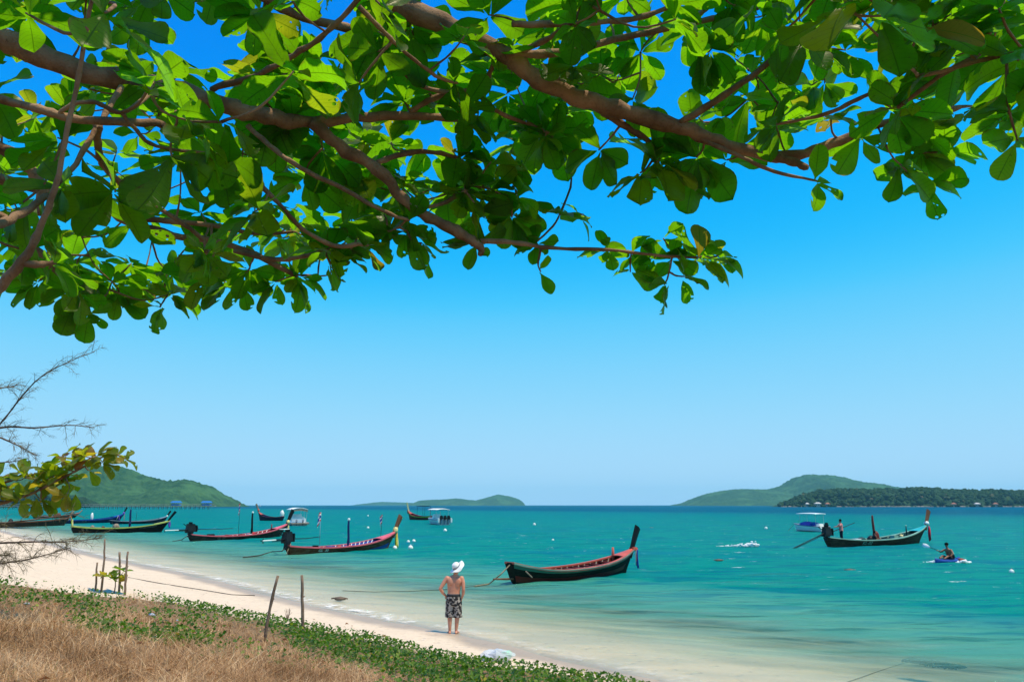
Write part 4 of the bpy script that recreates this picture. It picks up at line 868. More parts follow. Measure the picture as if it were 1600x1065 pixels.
# splash thrown up by the long shaft and by the paddle
fm = mat('foam_white', (0.85, 0.88, 0.88), 0.8, 0.1)
def splash(name, a, b_, n, h, w, seed, taper):
    rg = random.Random(seed); mb = MB()
    for i in range(n):
        f = rg.random() ** taper; c = a.lerp(b_, f); s = (1 - f) ** 1.5
        z = abs(rg.gauss(0, h * s)) ; r = rg.uniform(.02, .055) * (0.6 + s)
        mb.ball((c.x + rg.gauss(0, w), c.y + rg.gauss(0, w), z + 0.02), (r * rg.uniform(1, 2.6), r, r * rg.uniform(.5, 1)), 6, 4, 0.5)
    return tag(mb.build(name, fm, smooth=True), kind='stuff')
splash('splash', sea_at(1180, 853.5), sea_at(1118, 853.0), 170, 0.14, 0.10, 1, 2.2)
# ------------------------------------------------------------------ people
def remesh(name, mb, voxel, m, parent, smooth_it=4):
    me = bpy.data.meshes.new(name); me.from_pydata(mb.v, [], mb.f); me.validate()
    bm = bmesh.new(); bm.from_mesh(me); bmesh.ops.recalc_face_normals(bm, faces=bm.faces); bm.to_mesh(me); bm.free()
    o = bpy.data.objects.new(name, me); COL.objects.link(o)
    a = o.modifiers.new('r', 'REMESH'); a.mode = 'VOXEL'; a.voxel_size = voxel; a.use_smooth_shade = True
    b_ = o.modifiers.new('s', 'SMOOTH'); b_.iterations = smooth_it; b_.factor = 0.5
    bpy.context.view_layer.update()
    me2 = bpy.data.meshes.new_from_object(o.evaluated_get(bpy.context.evaluated_depsgraph_get()))
    bpy.data.objects.remove(o); bpy.data.meshes.remove(me); me2.name = name; me2.materials.clear()
    me2.polygons.foreach_set('use_smooth', np.ones(len(me2.polygons), bool))
    return link(name, me2, m, parent)
V = Vector
def limb(mb, pts, rad, n=12):
    pts = [V(p) for p in pts]; P = []; R = []
    for i in range(len(pts) - 1):
        for j in range(4): f = j / 4; P.append(pts[i].lerp(pts[i + 1], f)); R.append(rad[i] * (1 - f) + rad[i + 1] * f)
    P.append(pts[-1]); R.append(rad[-1]); mb.tube(P, R, n=n); mb.ball(pts[0], rad[0], 10, 7); mb.ball(pts[-1], rad[-1], 10, 7)
def torso(mb, secs, n=16):
    """secs: (centre, half width, half depth)"""
    vs = []; fs = []
    for c, w, d in secs:
        for k in range(n):
            a = 2 * PI * k / n; vs.append((c[0] + w * math.cos(a), c[1] + d * math.sin(a) * (1.0 if math.sin(a) > 0 else 0.92), c[2]))
    m_ = len(secs)
    for i in range(m_ - 1):
        for k in range(n): fs.append((i * n + k, i * n + (k + 1) % n, (i + 1) * n + (k + 1) % n, (i + 1) * n + k))
    fs += [tuple(range(n - 1, -1, -1)), tuple(range((m_ - 1) * n, m_ * n))]; mb.add(vs, fs)
def head(mb, c, face, r=0.1):
    """skull, jaw, nose, ears; FACE is the direction the person looks"""
    f = V(face).normalized(); u = V((0, 0, 1)); u = (u - f * u.dot(f)).normalized(); s = f.cross(u); c = V(c)
    mb.ball(c + u * 0.02, (r * 0.80, r * 0.92, r * 1.05), 14, 10); mb.ball(c + f * r * 0.28 - u * r * 0.62, (r * 0.56, r * 0.56, r * 0.55), 12, 8)
    mb.tube([c + f * r * 0.75 + u * r * 0.15, c + f * r * 1.08 - u * r * 0.22, c + f * r * 0.8 - u * r * 0.32], [0.012, 0.02, 0.012], n=6)
    mb.tube([c + f * r * 0.72 - u * r * 0.62 - s * 0.025, c + f * r * 0.86 - u * r * 0.62, c + f * r * 0.72 - u * r * 0.62 + s * 0.025], 0.010, n=6)
    for q in (1, -1): mb.ball(c + s * q * r * 0.82 - u * 0.01, (0.022, 0.022, 0.034), 8, 6)
    return f, u, s
def eyes(parent, c, f, u, s, r=0.1):
    for q in (1, -1):
        mb = MB(); mb.ball(V(c) + f * r * 0.84 + s * q * 0.032 + u * 0.012, 0.011, 8, 6); mb.build('eye', M['black'], parent, smooth=True)
def hand(mb, wrist, d, palm, thumb, k=1.0, curl=0.4):
    """palm and five separate fingers; d along the hand, palm: normal of the palm, thumb: side of the thumb"""
    w = V(wrist); d = V(d).normalized(); p = V(palm); p = (p - d * p.dot(d)).normalized(); t = d.cross(p); t = t if t.dot(V(thumb)) > 0 else -t
    mb.tube([w, w + d * 0.05 * k, w + d * 0.095 * k], [(0.022 * k, 0.030 * k), (0.019 * k, 0.042 * k), (0.014 * k, 0.040 * k)], n=10, up=p)
    for i, ln in enumerate((0.070, 0.080, 0.074, 0.058)):
        a = w + d * 0.088 * k + t * (0.030 - 0.020 * i) * k; b1 = a + (d + p * curl * 0.6 + t * (0.09 - 0.06 * i)).normalized() * ln * 0.5 * k; c1 = b1 + (d + p * curl * 1.8).normalized() * ln * 0.5 * k
        mb.tube([a, b1, c1], [0.0095 * k, 0.0085 * k, 0.0065 * k], n=7); mb.ball(c1, 0.0066 * k, 7, 5)
    a = w + d * 0.03 * k + t * 0.028 * k; b1 = a + (d * 0.6 + t * 0.8).normalized() * 0.04 * k; c1 = b1 + (d + p * 0.3).normalized() * 0.03 * k
    mb.tube([a, b1, c1], [0.013 * k, 0.011 * k, 0.008 * k], n=7); mb.ball(c1, 0.008 * k, 7, 5)
def skin_mat(name, a, b_):
    m = mat(name, a, 0.5, 0.35, col2=b_, scale=7, bump=0.05, bscale=60)
    m.node_tree.nodes['Principled BSDF'].inputs['Subsurface Weight'].default_value = 0.08
    m.node_tree.nodes['Principled BSDF'].inputs['Subsurface Radius'].default_value = (0.01, 0.004, 0.002); return m
SKIN = skin_mat('sunburnt_skin', (0.52, 0.20, 0.125), (0.64, 0.30, 0.20)); TAN = skin_mat('brown_skin', (0.22, 0.085, 0.045), (0.30, 0.125, 0.07))
HAIR = mat('black_hair', (0.004, 0.0035, 0.003), 0.8, 0.05, var=0.4, scale=30, bump=0.4, bscale=120)

# the man in the white hat
g = ground_at(707.5, 989); t = empty('person', (g.x, g.y, g.z - 0.01), 0, 'shirtless man in a floppy white hat and patterned shorts standing on the wet sand', 'person')
mb = MB()
torso(mb, [((0.01, 0, 0.80), 0.165, 0.12), ((0.01, 0, 0.92), 0.172, 0.125), ((0.012, 0, 1.02), 0.160, 0.122), ((0.015, 0, 1.12), 0.168, 0.120), ((0.02, 0, 1.24), 0.186, 0.122), ((0.02, 0, 1.33), 0.196, 0.112), ((0.03, 0, 1.39), 0.165, 0.092), ((0.04, 0, 1.44), 0.085, 0.07)])
mb.ball((-0.07, -0.085, 1.28), (0.085, 0.045, 0.11)); mb.ball((0.11, -0.085, 1.28), (0.085, 0.045, 0.11))
limb(mb, [(0.04, 0.0, 1.40), (0.06, 0.015, 1.52)], [0.062, 0.056]); HC = V((0.075, 0.03, 1.60)); f, u, s = head(mb, HC, (0.5, 0.83, -0.05))
# left arm: elbow out, hand on the hip
limb(mb, [(-0.165, 0, 1.355), (-0.235, -0.02, 1.27), (-0.335, -0.06, 1.11)], [0.068, 0.056, 0.043]); limb(mb, [(-0.335, -0.06, 1.11), (-0.275, -0.02, 1.01), (-0.205, 0.04, 0.93)], [0.043, 0.042, 0.028])
hand(mb, (-0.205, 0.035, 0.935), (0.6, 0.25, -0.75), (0.5, -0.75, 0.2), (0, -1, 0.2), 1.0)
# right arm: hanging, hand at the pocket
limb(mb, [(0.205, 0, 1.355), (0.245, -0.03, 1.25), (0.262, -0.07, 1.09)], [0.068, 0.056, 0.043]); limb(mb, [(0.262, -0.07, 1.09), (0.255, -0.05, 0.99), (0.225, -0.01, 0.89)], [0.043, 0.042, 0.028])
hand(mb, (0.225, -0.01, 0.895), (-0.25, 0.15, -1), (-1, -0.2, 0.1), (0, 1, 0), 1.0)
for sx, hip, kn, an, toe in ((-1, (-0.075, 0, 0.86), (-0.085, 0.02, 0.49), (-0.075, -0.02, 0.085), (-0.11, 0.15, 0.025)), (1, (0.095, 0, 0.86), (0.112, 0.02, 0.49), (0.085, -0.03, 0.085), (0.12, 0.14, 0.025))):
    limb(mb, [hip, kn], [0.092, 0.060]); hip2 = V(kn).lerp(V(an), 0.3) + V((0, -0.018, 0)); limb(mb, [kn, hip2, an], [0.058, 0.060, 0.036])
    a = V(an); mb.ball(a + V((0, -0.035, -0.05)), (0.034, 0.04, 0.036), 10, 7); limb(mb, [a + V((0, 0, -0.03)), V(an).lerp(V(toe), 0.55) + V((0, 0, -0.015)), toe], [0.040, 0.038, 0.026])
    for q in range(5): e = V(toe) + V(((q - 2) * 0.017, 0.012 - 0.004 * abs(q - 1.5), -0.004)); limb(mb, [e, e + V((0, 0.03, -0.004))], [0.011, 0.009], 6)
body = remesh('body', mb, 0.0085, SKIN, t, 3); eyes(t, HC, f, u, s)
mb = MB(); mb.ball(HC + V((-0.015, -0.025, 0.02)), (0.088, 0.096, 0.10), 14, 10); mb.build('hair', mat('grey_hair', (0.25, 0.22, 0.2), 0.7, var=0.3, scale=40), t, smooth=True)
# patterned board shorts
k = N('patterned_shorts'); tc = k.node('ShaderNodeTexCoord').outputs['Object']
v = k.node('ShaderNodeTexVoronoi', i_Scale=13.0); k.put(v.inputs['Vector'], k.mapping(tc, (1, 1, 1.5), (0.3, 0.4, 0.5))); nn = k.noise(tc, 15, 3)
c = k.mix(k.step(nn, 0.49, 0.54), (0.010, 0.008, 0.010), (0.36, 0.31, 0.28)); c = k.mix(k.step(v.outputs['Distance'], 0.22, 0.16), c, (0.10, 0.07, 0.06))
zz = k.node('ShaderNodeSeparateXYZ', i_0=tc).outputs[2]; c = k.mix(k.step(zz, 0.905, 0.92), c, k.mix(k.step(zz, 0.955, 0.965), (0.012, 0.011, 0.013), (0.10, 0.09, 0.09)))
p = k.node('ShaderNodeBsdfPrincipled', i_Roughness=0.85); k.put(p.inputs['Base Color'], c); k.l.new(p.outputs[0], k.out.inputs[0])
mb = MB(); torso(mb, [((0.012, 0, 0.70), 0.190, 0.135), ((0.012, 0, 0.84), 0.188, 0.140), ((0.012, 0, 0.94), 0.178, 0.134), ((0.012, 0, 0.985), 0.172, 0.130)])
for hip, kn in (((-0.075, 0, 0.82), (-0.092, 0.012, 0.40)), ((0.10, 0, 0.82), (0.122, 0.012, 0.40))):
    a, b_ = V(hip), V(kn); mb.tube([a.lerp(b_, i / 6) for i in range(7)], [(0.118, 0.112), (0.122, 0.115), (0.118, 0.112), (0.116, 0.108), (0.115, 0.106), (0.117, 0.107), (0.119, 0.109)], n=16)
sh = remesh('shorts', mb, 0.010, k.m, t, 2)
# hat: tilted crown and wavy brim
R = Matrix.Rotation(math.radians(-38), 3, 'Y') @ Matrix.Rotation(math.radians(22), 3, 'X'); hc = HC + V((-0.005, -0.005, 0.045))
mb = MB(); rows = []
for i in range(9):
    a = i / 8 * PI / 2; rows.append([hc + R @ V((0.108 * math.cos(a) ** 0.55 * math.cos(b_), 0.116 * math.cos(a) ** 0.55 * math.sin(b_), 0.115 * math.sin(a) - 0.012 * (i == 8))) for b_ in [2 * PI * j / 20 for j in range(21)]])
mb.grid(rows); mb.build('hat_crown', M['wcloth'], t, smooth=True)
mb = MB(); rows = []
for i in range(6):
    q = i / 5; rows.append([hc + R @ V(((0.105 + 0.105 * q) * math.cos(b_), (0.112 + 0.105 * q) * math.sin(b_), -0.002 - 0.035 * q + q * 0.032 * math.sin(2 * b_ + 0.6) + q * 0.014 * math.sin(5 * b_))) for b_ in [2 * PI * j / 32 for j in range(33)]])
mb.grid(rows); mb.build('hat_brim', M['wcloth'], t, smooth=True, thick=0.006)
mb = MB(); rows = [[hc + R @ V((0.1095 * math.cos(b_), 0.1175 * math.sin(b_), 0.002 + 0.028 * i)) for b_ in [2 * PI * j / 24 for j in range(25)]] for i in range(2)]; mb.grid(rows); mb.build('hat_band', M['greyblue'], t, smooth=True)

# man at the engine of the boat under way
c = w2(B9, 1.75, 0.0, 0.36); t = empty('person', c, 0, 'man in a pink shirt and dark trousers standing in the stern of the brown boat', 'person')
FACE = V((-0.95, 0.3, -0.2)); mb = MB()
limb(mb, [(0, 0, 1.40), (-0.02, 0.0, 1.50)], [0.06, 0.055]); HC = V((-0.03, 0, 1.60)); f, u, s = head(mb, HC, FACE)
limb(mb, [(-0.04, -0.16, 1.33), (-0.20, -0.22, 1.17)], [0.062, 0.045]); limb(mb, [(-0.20, -0.22, 1.17), (-0.42, -0.16, 1.14)], [0.043, 0.03]); hand(mb, (-0.42, -0.16, 1.14), (-1, 0.1, -0.1), (0, 0, -1), (0, 1, 0), 1.0, 0.7)
limb(mb, [(0.0, 0.17, 1.33), (-0.18, 0.22, 1.18)], [0.062, 0.045]); limb(mb, [(-0.18, 0.22, 1.18), (-0.40, 0.16, 1.15)], [0.043, 0.03]); hand(mb, (-0.40, 0.16, 1.15), (-1, -0.1, -0.1), (0, 0, -1), (0, -1, 0), 1.0, 0.7)
torso(mb, [((0.0, 0, 0.85), 0.12, 0.15), ((0, 0, 1.1), 0.11, 0.15), ((0, 0, 1.33), 0.11, 0.18), ((0, 0, 1.41), 0.08, 0.10)])
for sy in (-1, 1):
    limb(mb, [(0, sy * 0.085, 0.86), (-0.02, sy * 0.10, 0.48), (0.02, sy * 0.11, 0.08)], [0.085, 0.056, 0.036]); limb(mb, [(0.03, sy * 0.11, 0.04), (-0.14, sy * 0.12, 0.03)], [0.040, 0.028])
remesh('body', mb, 0.011, TAN, t, 3); eyes(t, HC, f, u, s)
mb = MB(); mb.ball(HC + V((0.02, 0, 0.045)), (0.108, 0.106, 0.11), 14, 10, 0.06); mb.build('hair', HAIR, t, smooth=True)
mb = MB(); torso(mb, [((0.0, 0, 0.80), 0.15, 0.185), ((0, 0, 0.95), 0.145, 0.18), ((0, 0, 1.15), 0.135, 0.185), ((0, 0, 1.33), 0.135, 0.20), ((-0.0, 0, 1.42), 0.085, 0.11)])
limb(mb, [(-0.03, -0.17, 1.34), (-0.13, -0.215, 1.22)], [0.078, 0.066]); limb(mb, [(0.0, 0.18, 1.34), (-0.11, 0.215, 1.23)], [0.078, 0.066]); remesh('shirt', mb, 0.014, mat('pink_shirt', (0.78, 0.27, 0.24), 0.85, 0.1, var=0.18, scale=5), t, 3)
mb = MB(); torso(mb, [((0, 0, 0.74), 0.13, 0.17), ((0, 0, 0.88), 0.13, 0.165)])
for sy in (-1, 1): limb(mb, [(0, sy * 0.085, 0.82), (-0.02, sy * 0.10, 0.48), (0.02, sy * 0.11, 0.13)], [0.10, 0.075, 0.062])
remesh('trousers', mb, 0.014, mat('dark_trousers', (0.012, 0.013, 0.025), 0.85, 0.1), t, 3)

# person sitting amidships
c = w2(B9, 5.6, -0.25, 0.16); t = empty('person', c, 0, 'dark haired person sitting low beside the red mast of the brown boat', 'person'); mb = MB()
limb(mb, [(0.03, 0, 0.66), (0.05, 0, 0.76)], [0.055, 0.05]); HC = V((0.06, 0, 0.86)); f, u, s = head(mb, HC, (0.9, 0.4, 0))
torso(mb, [((-0.02, 0, 0.10), 0.15, 0.17), ((-0.01, 0, 0.3), 0.12, 0.15), ((0.02, 0, 0.55), 0.12, 0.18), ((0.03, 0, 0.67), 0.08, 0.11)])
for sy in (-1, 1):
    limb(mb, [(0.02, sy * 0.18, 0.60), (0.12, sy * 0.24, 0.38)], [0.058, 0.042]); limb(mb, [(0.12, sy * 0.24, 0.38), (0.34, sy * 0.16, 0.36)], [0.042, 0.028]); hand(mb, (0.34, sy * 0.16, 0.36), (1, 0, -0.1), (0, 0, -1), (0, -sy, 0))
    limb(mb, [(0, sy * 0.1, 0.10), (0.40, sy * 0.15, 0.34), (0.55, sy * 0.13, 0.03)], [0.085, 0.058, 0.04]); limb(mb, [(0.55, sy * 0.13, 0.03), (0.70, sy * 0.14, 0.02)], [0.038, 0.026])
remesh('body', mb, 0.013, TAN, t, 3); eyes(t, HC, f, u, s)
mb = MB(); mb.ball(HC + V((-0.02, 0, 0.035)), (0.097, 0.095, 0.10), 12, 9, 0.06); mb.build('hair', HAIR, t, smooth=True)
mb = MB(); torso(mb, [((-0.02, 0, 0.08), 0.165, 0.185), ((-0.01, 0, 0.3), 0.14, 0.17), ((0.02, 0, 0.55), 0.14, 0.20), ((0.03, 0, 0.67), 0.09, 0.12)]); remesh('shirt', mb, 0.015, mat('dark_shirt', (0.014, 0.016, 0.02), 0.85, 0.1), t, 3)

# kayak and paddler
p = sea_at(1481, 877.5); hd = math.radians(213)
o = empty('kayak', (p.x, p.y, 0), hd, 'short blue kayak coming towards the beach under a bare-chested paddler', 'kayak'); mb = MB(); rows = []
for i in range(17):
    t_ = i / 16 * 2 - 1; b_ = 0.37 * max(0, 1 - abs(t_) ** 2.4); z1 = 0.17 + 0.12 * abs(t_) ** 3
    rows.append([(t_ * 1.3, b_ * math.cos(a) * (1 if abs(t_) < .99 else 0), -0.05 + (z1 + 0.05) * (0.5 + 0.5 * math.sin(a)) if math.sin(a) >= -1 else 0) for a in [-PI / 2 + 2 * PI * j / 16 for j in range(17)]])
mb.grid(rows); mb.build('hull', M['blue'], o, smooth=True)
mb = MB(); mb.tube([(0.55 * math.cos(a), 0.27 * math.sin(a), 0.165) for a in [2 * PI * j / 20 for j in range(21)]], 0.03, n=6, cap=False); mb.build('cockpit_rim', M['navy'], o, smooth=True)
mb = MB(); mb.box((-0.42, 0, 0.28), (0.06, 0.4, 0.22), R=Matrix.Rotation(-0.25, 3, 'Y')); mb.build('seat_back', M['black'], o, bevel=0.02)
t = empty('person', (p.x, p.y, 0.14), hd, 'bare-chested paddler with dark hair sitting in the blue kayak', 'person'); mb = MB()
limb(mb, [(-0.10, 0, 0.60), (-0.06, 0, 0.70)], [0.058, 0.052]); HC = V((-0.04, 0, 0.80)); f, u, s = head(mb, HC, (1, -0.1, -0.15))
torso(mb, [((-0.24, 0, 0.03), 0.13, 0.17), ((-0.22, 0, 0.2), 0.11, 0.15), ((-0.15, 0, 0.44), 0.115, 0.19), ((-0.12, 0, 0.55), 0.10, 0.18), ((-0.10, 0, 0.61), 0.07, 0.09)])
A = V((0.22, -0.42, 0.50)); Bq = V((0.20, 0.30, 0.24))           # hands on the paddle
limb(mb, [(-0.12, -0.19, 0.53), (0.02, -0.36, 0.40)], [0.062, 0.045]); limb(mb, [(0.02, -0.36, 0.40), A - V((0.08, 0, 0.0))], [0.043, 0.030]); hand(mb, A - V((0.085, 0, 0)), (1, 0, 0.1), (0, 0, -1), (0, 1, 0), 1.0, 1.3)
limb(mb, [(-0.12, 0.19, 0.53), (-0.01, 0.36, 0.33)], [0.062, 0.045]); limb(mb, [(-0.01, 0.36, 0.33), Bq - V((0.08, 0, 0.0))], [0.043, 0.030]); hand(mb, Bq - V((0.085, 0, 0)), (1, -0.1, 0), (0, 0, -1), (0, -1, 0), 1.0, 1.3)
for sy in (-1, 1): limb(mb, [(-0.2, sy * 0.09, 0.06), (0.20, sy * 0.17, 0.20), (0.56, sy * 0.12, 0.06)], [0.085, 0.058, 0.04]); limb(mb, [(0.56, sy * .12, .06), (0.60, sy * .12, .16)], [0.036, 0.024])
remesh('body', mb, 0.011, TAN, t, 3); eyes(t, HC, f, u, s)
mb = MB(); mb.ball(HC + V((-0.012, 0, 0.058)), (0.112, 0.108, 0.10), 14, 10, 0.10); mb.build('hair', HAIR, t, smooth=True)
mb = MB(); torso(mb, [((-0.23, 0, 0.01), 0.15, 0.19), ((-0.22, 0, 0.13), 0.13, 0.17)])
for sy in (-1, 1): limb(mb, [(-0.2, sy * 0.09, 0.06), (0.13, sy * 0.155, 0.17)], [0.10, 0.078])
remesh('shorts', mb, 0.014, mat('black_shorts', (0.012, 0.012, 0.016), 0.8, 0.1), t, 2)
# paddle held across
o = empty('paddle', (p.x, p.y, 0.14), hd, 'double paddle with white and pink blades held by the kayak paddler', 'paddle')
d = (A - Bq).normalized(); c = (A + Bq) / 2; mb = MB(); mb.tube([c - d * 0.85, c + d * 0.85], 0.016, n=8); mb.build('shaft', M['black'], o)
for sg, mm in ((1, 'wcloth'), (-1, 'coral')):
    mb = MB(); rows = []; sd = d.cross(V((0.9, 0, 0.4))).normalized()
    for i in range(9):
        q = i / 8; w = 0.115 * math.sin(min(1, q * 1.2 + 0.06) * PI * 0.62) * (1 if q < 0.85 else 0.75); rows.append([c + d * sg * (0.80 + 0.46 * q) + sd * w * (j - 1) + V((0.03 * abs(j - 1), 0, 0)) for j in range(3)])
    mb.grid(rows); mb.build('blade', M[mm], o, smooth=True, thick=0.012)
q1 = Matrix.Rotation(hd, 3, 'Z') @ (c - d * 1.05) + p
splash('splash', V((q1.x, q1.y, 0)), V((q1.x + 0.4, q1.y + 0.4, 0)), 70, 0.06, 0.12, 5, 1.2); splash('splash', p + V((-0.95, -0.55, 0)), p + V((-1.35, -0.3, 0)), 35, 0.04, 0.08, 6, 1.0)
# ------------------------------------------------------------------ foliage
def leaf_mat(name, top, trans, yellow, ytrans, brown_at=0.97, ylo=0.86):
    k = N(name); uv = k.node('ShaderNodeUVMap').outputs[0]; sp = k.node('ShaderNodeSeparateXYZ', i_0=uv)
    u, v = sp.outputs[0], sp.outputs[1]
    tn = k.math('FRACT', k.math('ADD', k.node('ShaderNodeAttribute', attribute_name='tint').outputs['Fac'], k.node('ShaderNodeObjectInfo').outputs['Random']))
    a = k.math('ABSOLUTE', k.math('SUBTRACT', v, 0.5))
    mid = k.step(a, 0.030, 0.012)
    lat = k.math('PINGPONG', k.math('ADD', u, k.math('MULTIPLY', a, -0.30)), 0.0475); lat = k.math('MULTIPLY', k.step(lat, 0.0075, 0.002), 0.55)
    vein = k.math('MAXIMUM', mid, lat)
    pos = k.node('ShaderNodeNewGeometry').outputs['Position']
    nz = k.noise(pos, 24, 4); blot = k.noise(pos, 60, 3, 0.6)
    yl = k.step(tn, ylo, ylo + 0.08); br = k.step(tn, brown_at, brown_at + 0.02)
    f2 = k.math('MULTIPLY', k.math('ADD', tn, nz), 0.5)
    big = k.noise(pos, 11, 4); f3 = k.math('ADD', k.math('MULTIPLY', tn, 0.55), k.math('MULTIPLY', big, 0.45)); t1 = k.mix(f2, tuple(c * 0.7 for c in top), tuple(c * 1.4 for c in top)); t2 = k.mix(f3, tuple(c * 0.42 for c in trans), tuple(c * 1.3 for c in trans))
    t1 = k.mix(yl, t1, yellow); t2 = k.mix(yl, t2, ytrans); t1 = k.mix(br, t1, (0.16, 0.07, 0.03)); t2 = k.mix(br, t2, (0.30, 0.10, 0.02))
    mar = k.math('MULTIPLY', k.math('MULTIPLY', k.step(a, 0.40, 0.50), k.step(k.noise(pos, 16, 4), 0.52, 0.62)), 0.8); t1 = k.mix(mar, t1, (0.11, 0.06, 0.025)); t2 = k.mix(mar, t2, (0.16, 0.08, 0.015))
    sp2 = k.math('MULTIPLY', k.step(blot, 0.63, 0.69), 0.6); t1 = k.mix(sp2, t1, (0.08, 0.06, 0.02)); t2 = k.mix(sp2, t2, (0.07, 0.06, 0.01))
    t1 = k.mix(k.math('MULTIPLY', vein, 0.5), t1, tuple(min(1, c * 1.9) for c in top)); t2 = k.mix(k.math('MULTIPLY', vein, 0.75), t2, tuple(c * 0.28 for c in trans))
    p = k.node('ShaderNodeBsdfPrincipled', i_Roughness=0.36); k.put(p.inputs['Base Color'], t1); p.inputs['Specular IOR Level'].default_value = 0.32
    bp = k.node('ShaderNodeBump', i_Strength=0.35, i_Distance=0.004); k.put(bp.inputs['Height'], k.math('ADD', k.math('MULTIPLY', vein, -1.0), k.math('MULTIPLY', nz, 0.6))); k.l.new(bp.outputs[0], p.inputs['Normal'])
    tr = k.node('ShaderNodeBsdfTranslucent'); k.put(tr.inputs[0], t2)
    ad = k.node('ShaderNodeMixShader', i_0=0.63); k.l.new(p.outputs[0], ad.inputs[1]); k.l.new(tr.outputs[0], ad.inputs[2])
    # insect holes: small clustered openings through some leaves
    vo = k.node('ShaderNodeTexVoronoi', i_Scale=30.0); k.put(vo.inputs['Vector'], pos); hole = k.math('MULTIPLY', k.step(vo.outputs['Distance'], 0.30, 0.27), k.step(k.noise(pos, 9, 3), 0.625, 0.64))
    tp = k.node('ShaderNodeBsdfTransparent'); hm_ = k.node('ShaderNodeMixShader'); k.put(hm_.inputs[0], hole); k.l.new(ad.outputs[0], hm_.inputs[1]); k.l.new(tp.outputs[0], hm_.inputs[2]); k.l.new(hm_.outputs[0], k.out.inputs[0]); return k.m
LEAF = leaf_mat('almond_leaf', (0.014, 0.050, 0.006), (0.25, 0.64, 0.005), (0.09, 0.11, 0.012), (0.42, 0.50, 0.012), 0.985, 0.90)
LEAF_S = leaf_mat('sapling_leaf', (0.06, 0.13, 0.014), (0.26, 0.45, 0.010), (0.22, 0.19, 0.025), (0.60, 0.50, 0.02), 0.985, 0.72)
LEAF_Y = leaf_mat('yellowing_leaf', (0.15, 0.20, 0.018), (0.44, 0.58, 0.010), (0.24, 0.20, 0.025), (0.60, 0.48, 0.02), 0.93, 0.62)
def leaf_geo(seed, damage=0):
    """broad blunt leaf 1 long: rounded tip, narrow base, folded along the midrib, curled, wavy edge"""
    rr = random.Random(seed); ny = 4
    X = [0, 0.11, 0.25, 0.41, 0.57, 0.72, 0.83, 0.91, 0.965, 1.0]; nx = len(X) - 1; xm = rr.uniform(0.64, 0.74)
    wd = rr.uniform(0.25, 0.325); fold = rr.uniform(0.08, 0.38); curl = rr.uniform(-0.05, 0.42); tw = rr.uniform(-0.35, 0.35); ph = rr.random() * 6; wv = rr.uniform(0.015, 0.05)
    def W(x): return wd * (0.05 + 0.95 * math.sin(min(1, x / xm) * PI / 2) ** 1.35) if x < xm else wd * math.sqrt(max(0, 1 - ((x - xm) / (1 - xm)) ** 2.2))
    vs = []; uv = []
    for i in range(nx + 1):
        x = X[i]
        for j in range(ny + 1):
            q = j / ny * 2 - 1; w = W(x) * (1 + wv * math.sin(11 * x + ph + (q > 0) * 2)); y = q * w
            z = abs(y) * fold - curl * x * x + (0.02 + wv) * math.sin(8 * x + ph + q * 2) * abs(q) * (x > 0.05); z += tw * y * x
            vs.append((x - 0.012 * (i == nx and abs(q) < .3) * rr.random(), y, z)); uv.append((x, j / ny))
    fs = []; drop = set()
    for _ in range(damage): drop.add((rr.randint(5, nx - 1), rr.choice((0, ny - 1))))
    for i in range(nx):
        for j in range(ny):
            if (i, j) not in drop: fs.append((i * (ny + 1) + j, (i + 1) * (ny + 1) + j, (i + 1) * (ny + 1) + j + 1, i * (ny + 1) + j + 1))
    return np.array(vs), np.array(fs), np.array(uv)
LEAVES = [leaf_geo(s_, d_) for s_, d_ in ((1, 0), (2, 0), (3, 0), (4, 0), (5, 1), (6, 0), (7, 0), (8, 2), (9, 0), (10, 0), (11, 0), (12, 1))]
def leaf_mesh(name, geo, m):
    vs, fs, uv = geo; me = npmesh(name, vs, fs, smooth=True); l = me.uv_layers.new(name='UVMap')
    li = np.empty(len(me.loops), np.int32); me.loops.foreach_get('vertex_index', li); l.data.foreach_set('uv', uv[li].astype(np.float32).ravel()); me.materials.append(m); return me
def leaf_matrix(p, d, up, L):
    d = Vector(d).normalized(); up = Vector(up); z = (up - d * up.dot(d)); z = z.normalized() if z.length > 1e-4 else d.orthogonal().normalized(); y = z.cross(d)
    return Matrix.Translation(p) @ Matrix((d, y, z)).transposed().to_4x4() @ Matrix.Scale(L, 4)
def project(p):
    q = Vector(p) - Vector((0, 0, CAM_Z)); f = Vector((0, _ct, _st)); up = Vector((0, -_st, _ct)); z = q.dot(f)
    return (800 + FPX * q.x / z, 532.5 - FPX * q.dot(up) / z, z) if z > 0.1 else (-9999, -9999, 1)
def join_leaves(name, items, m, parent, base):
    V_, F_, U_, T_ = [], [], [], []; n = 0
    for gi, M_ in items:
        vs, fs, uv = LEAVES[gi]; A = np.array(M_); v = vs @ A[:3, :3].T + A[:3, 3] - np.array(base)
        V_.append(v); F_.append(fs + n); U_.append(uv); T_.append(np.full(len(v), random.random())); n += len(v)
    me = npmesh(name, np.concatenate(V_), np.concatenate(F_), smooth=True); U_ = np.concatenate(U_); attr(me, 'tint', np.concatenate(T_))
    l = me.uv_layers.new(name='UVMap'); li = np.empty(len(me.loops), np.int32); me.loops.foreach_get('vertex_index', li); l.data.foreach_set('uv', U_[li].astype(np.float32).ravel())
    return tag(link(name, me, m, parent), kind='stuff')

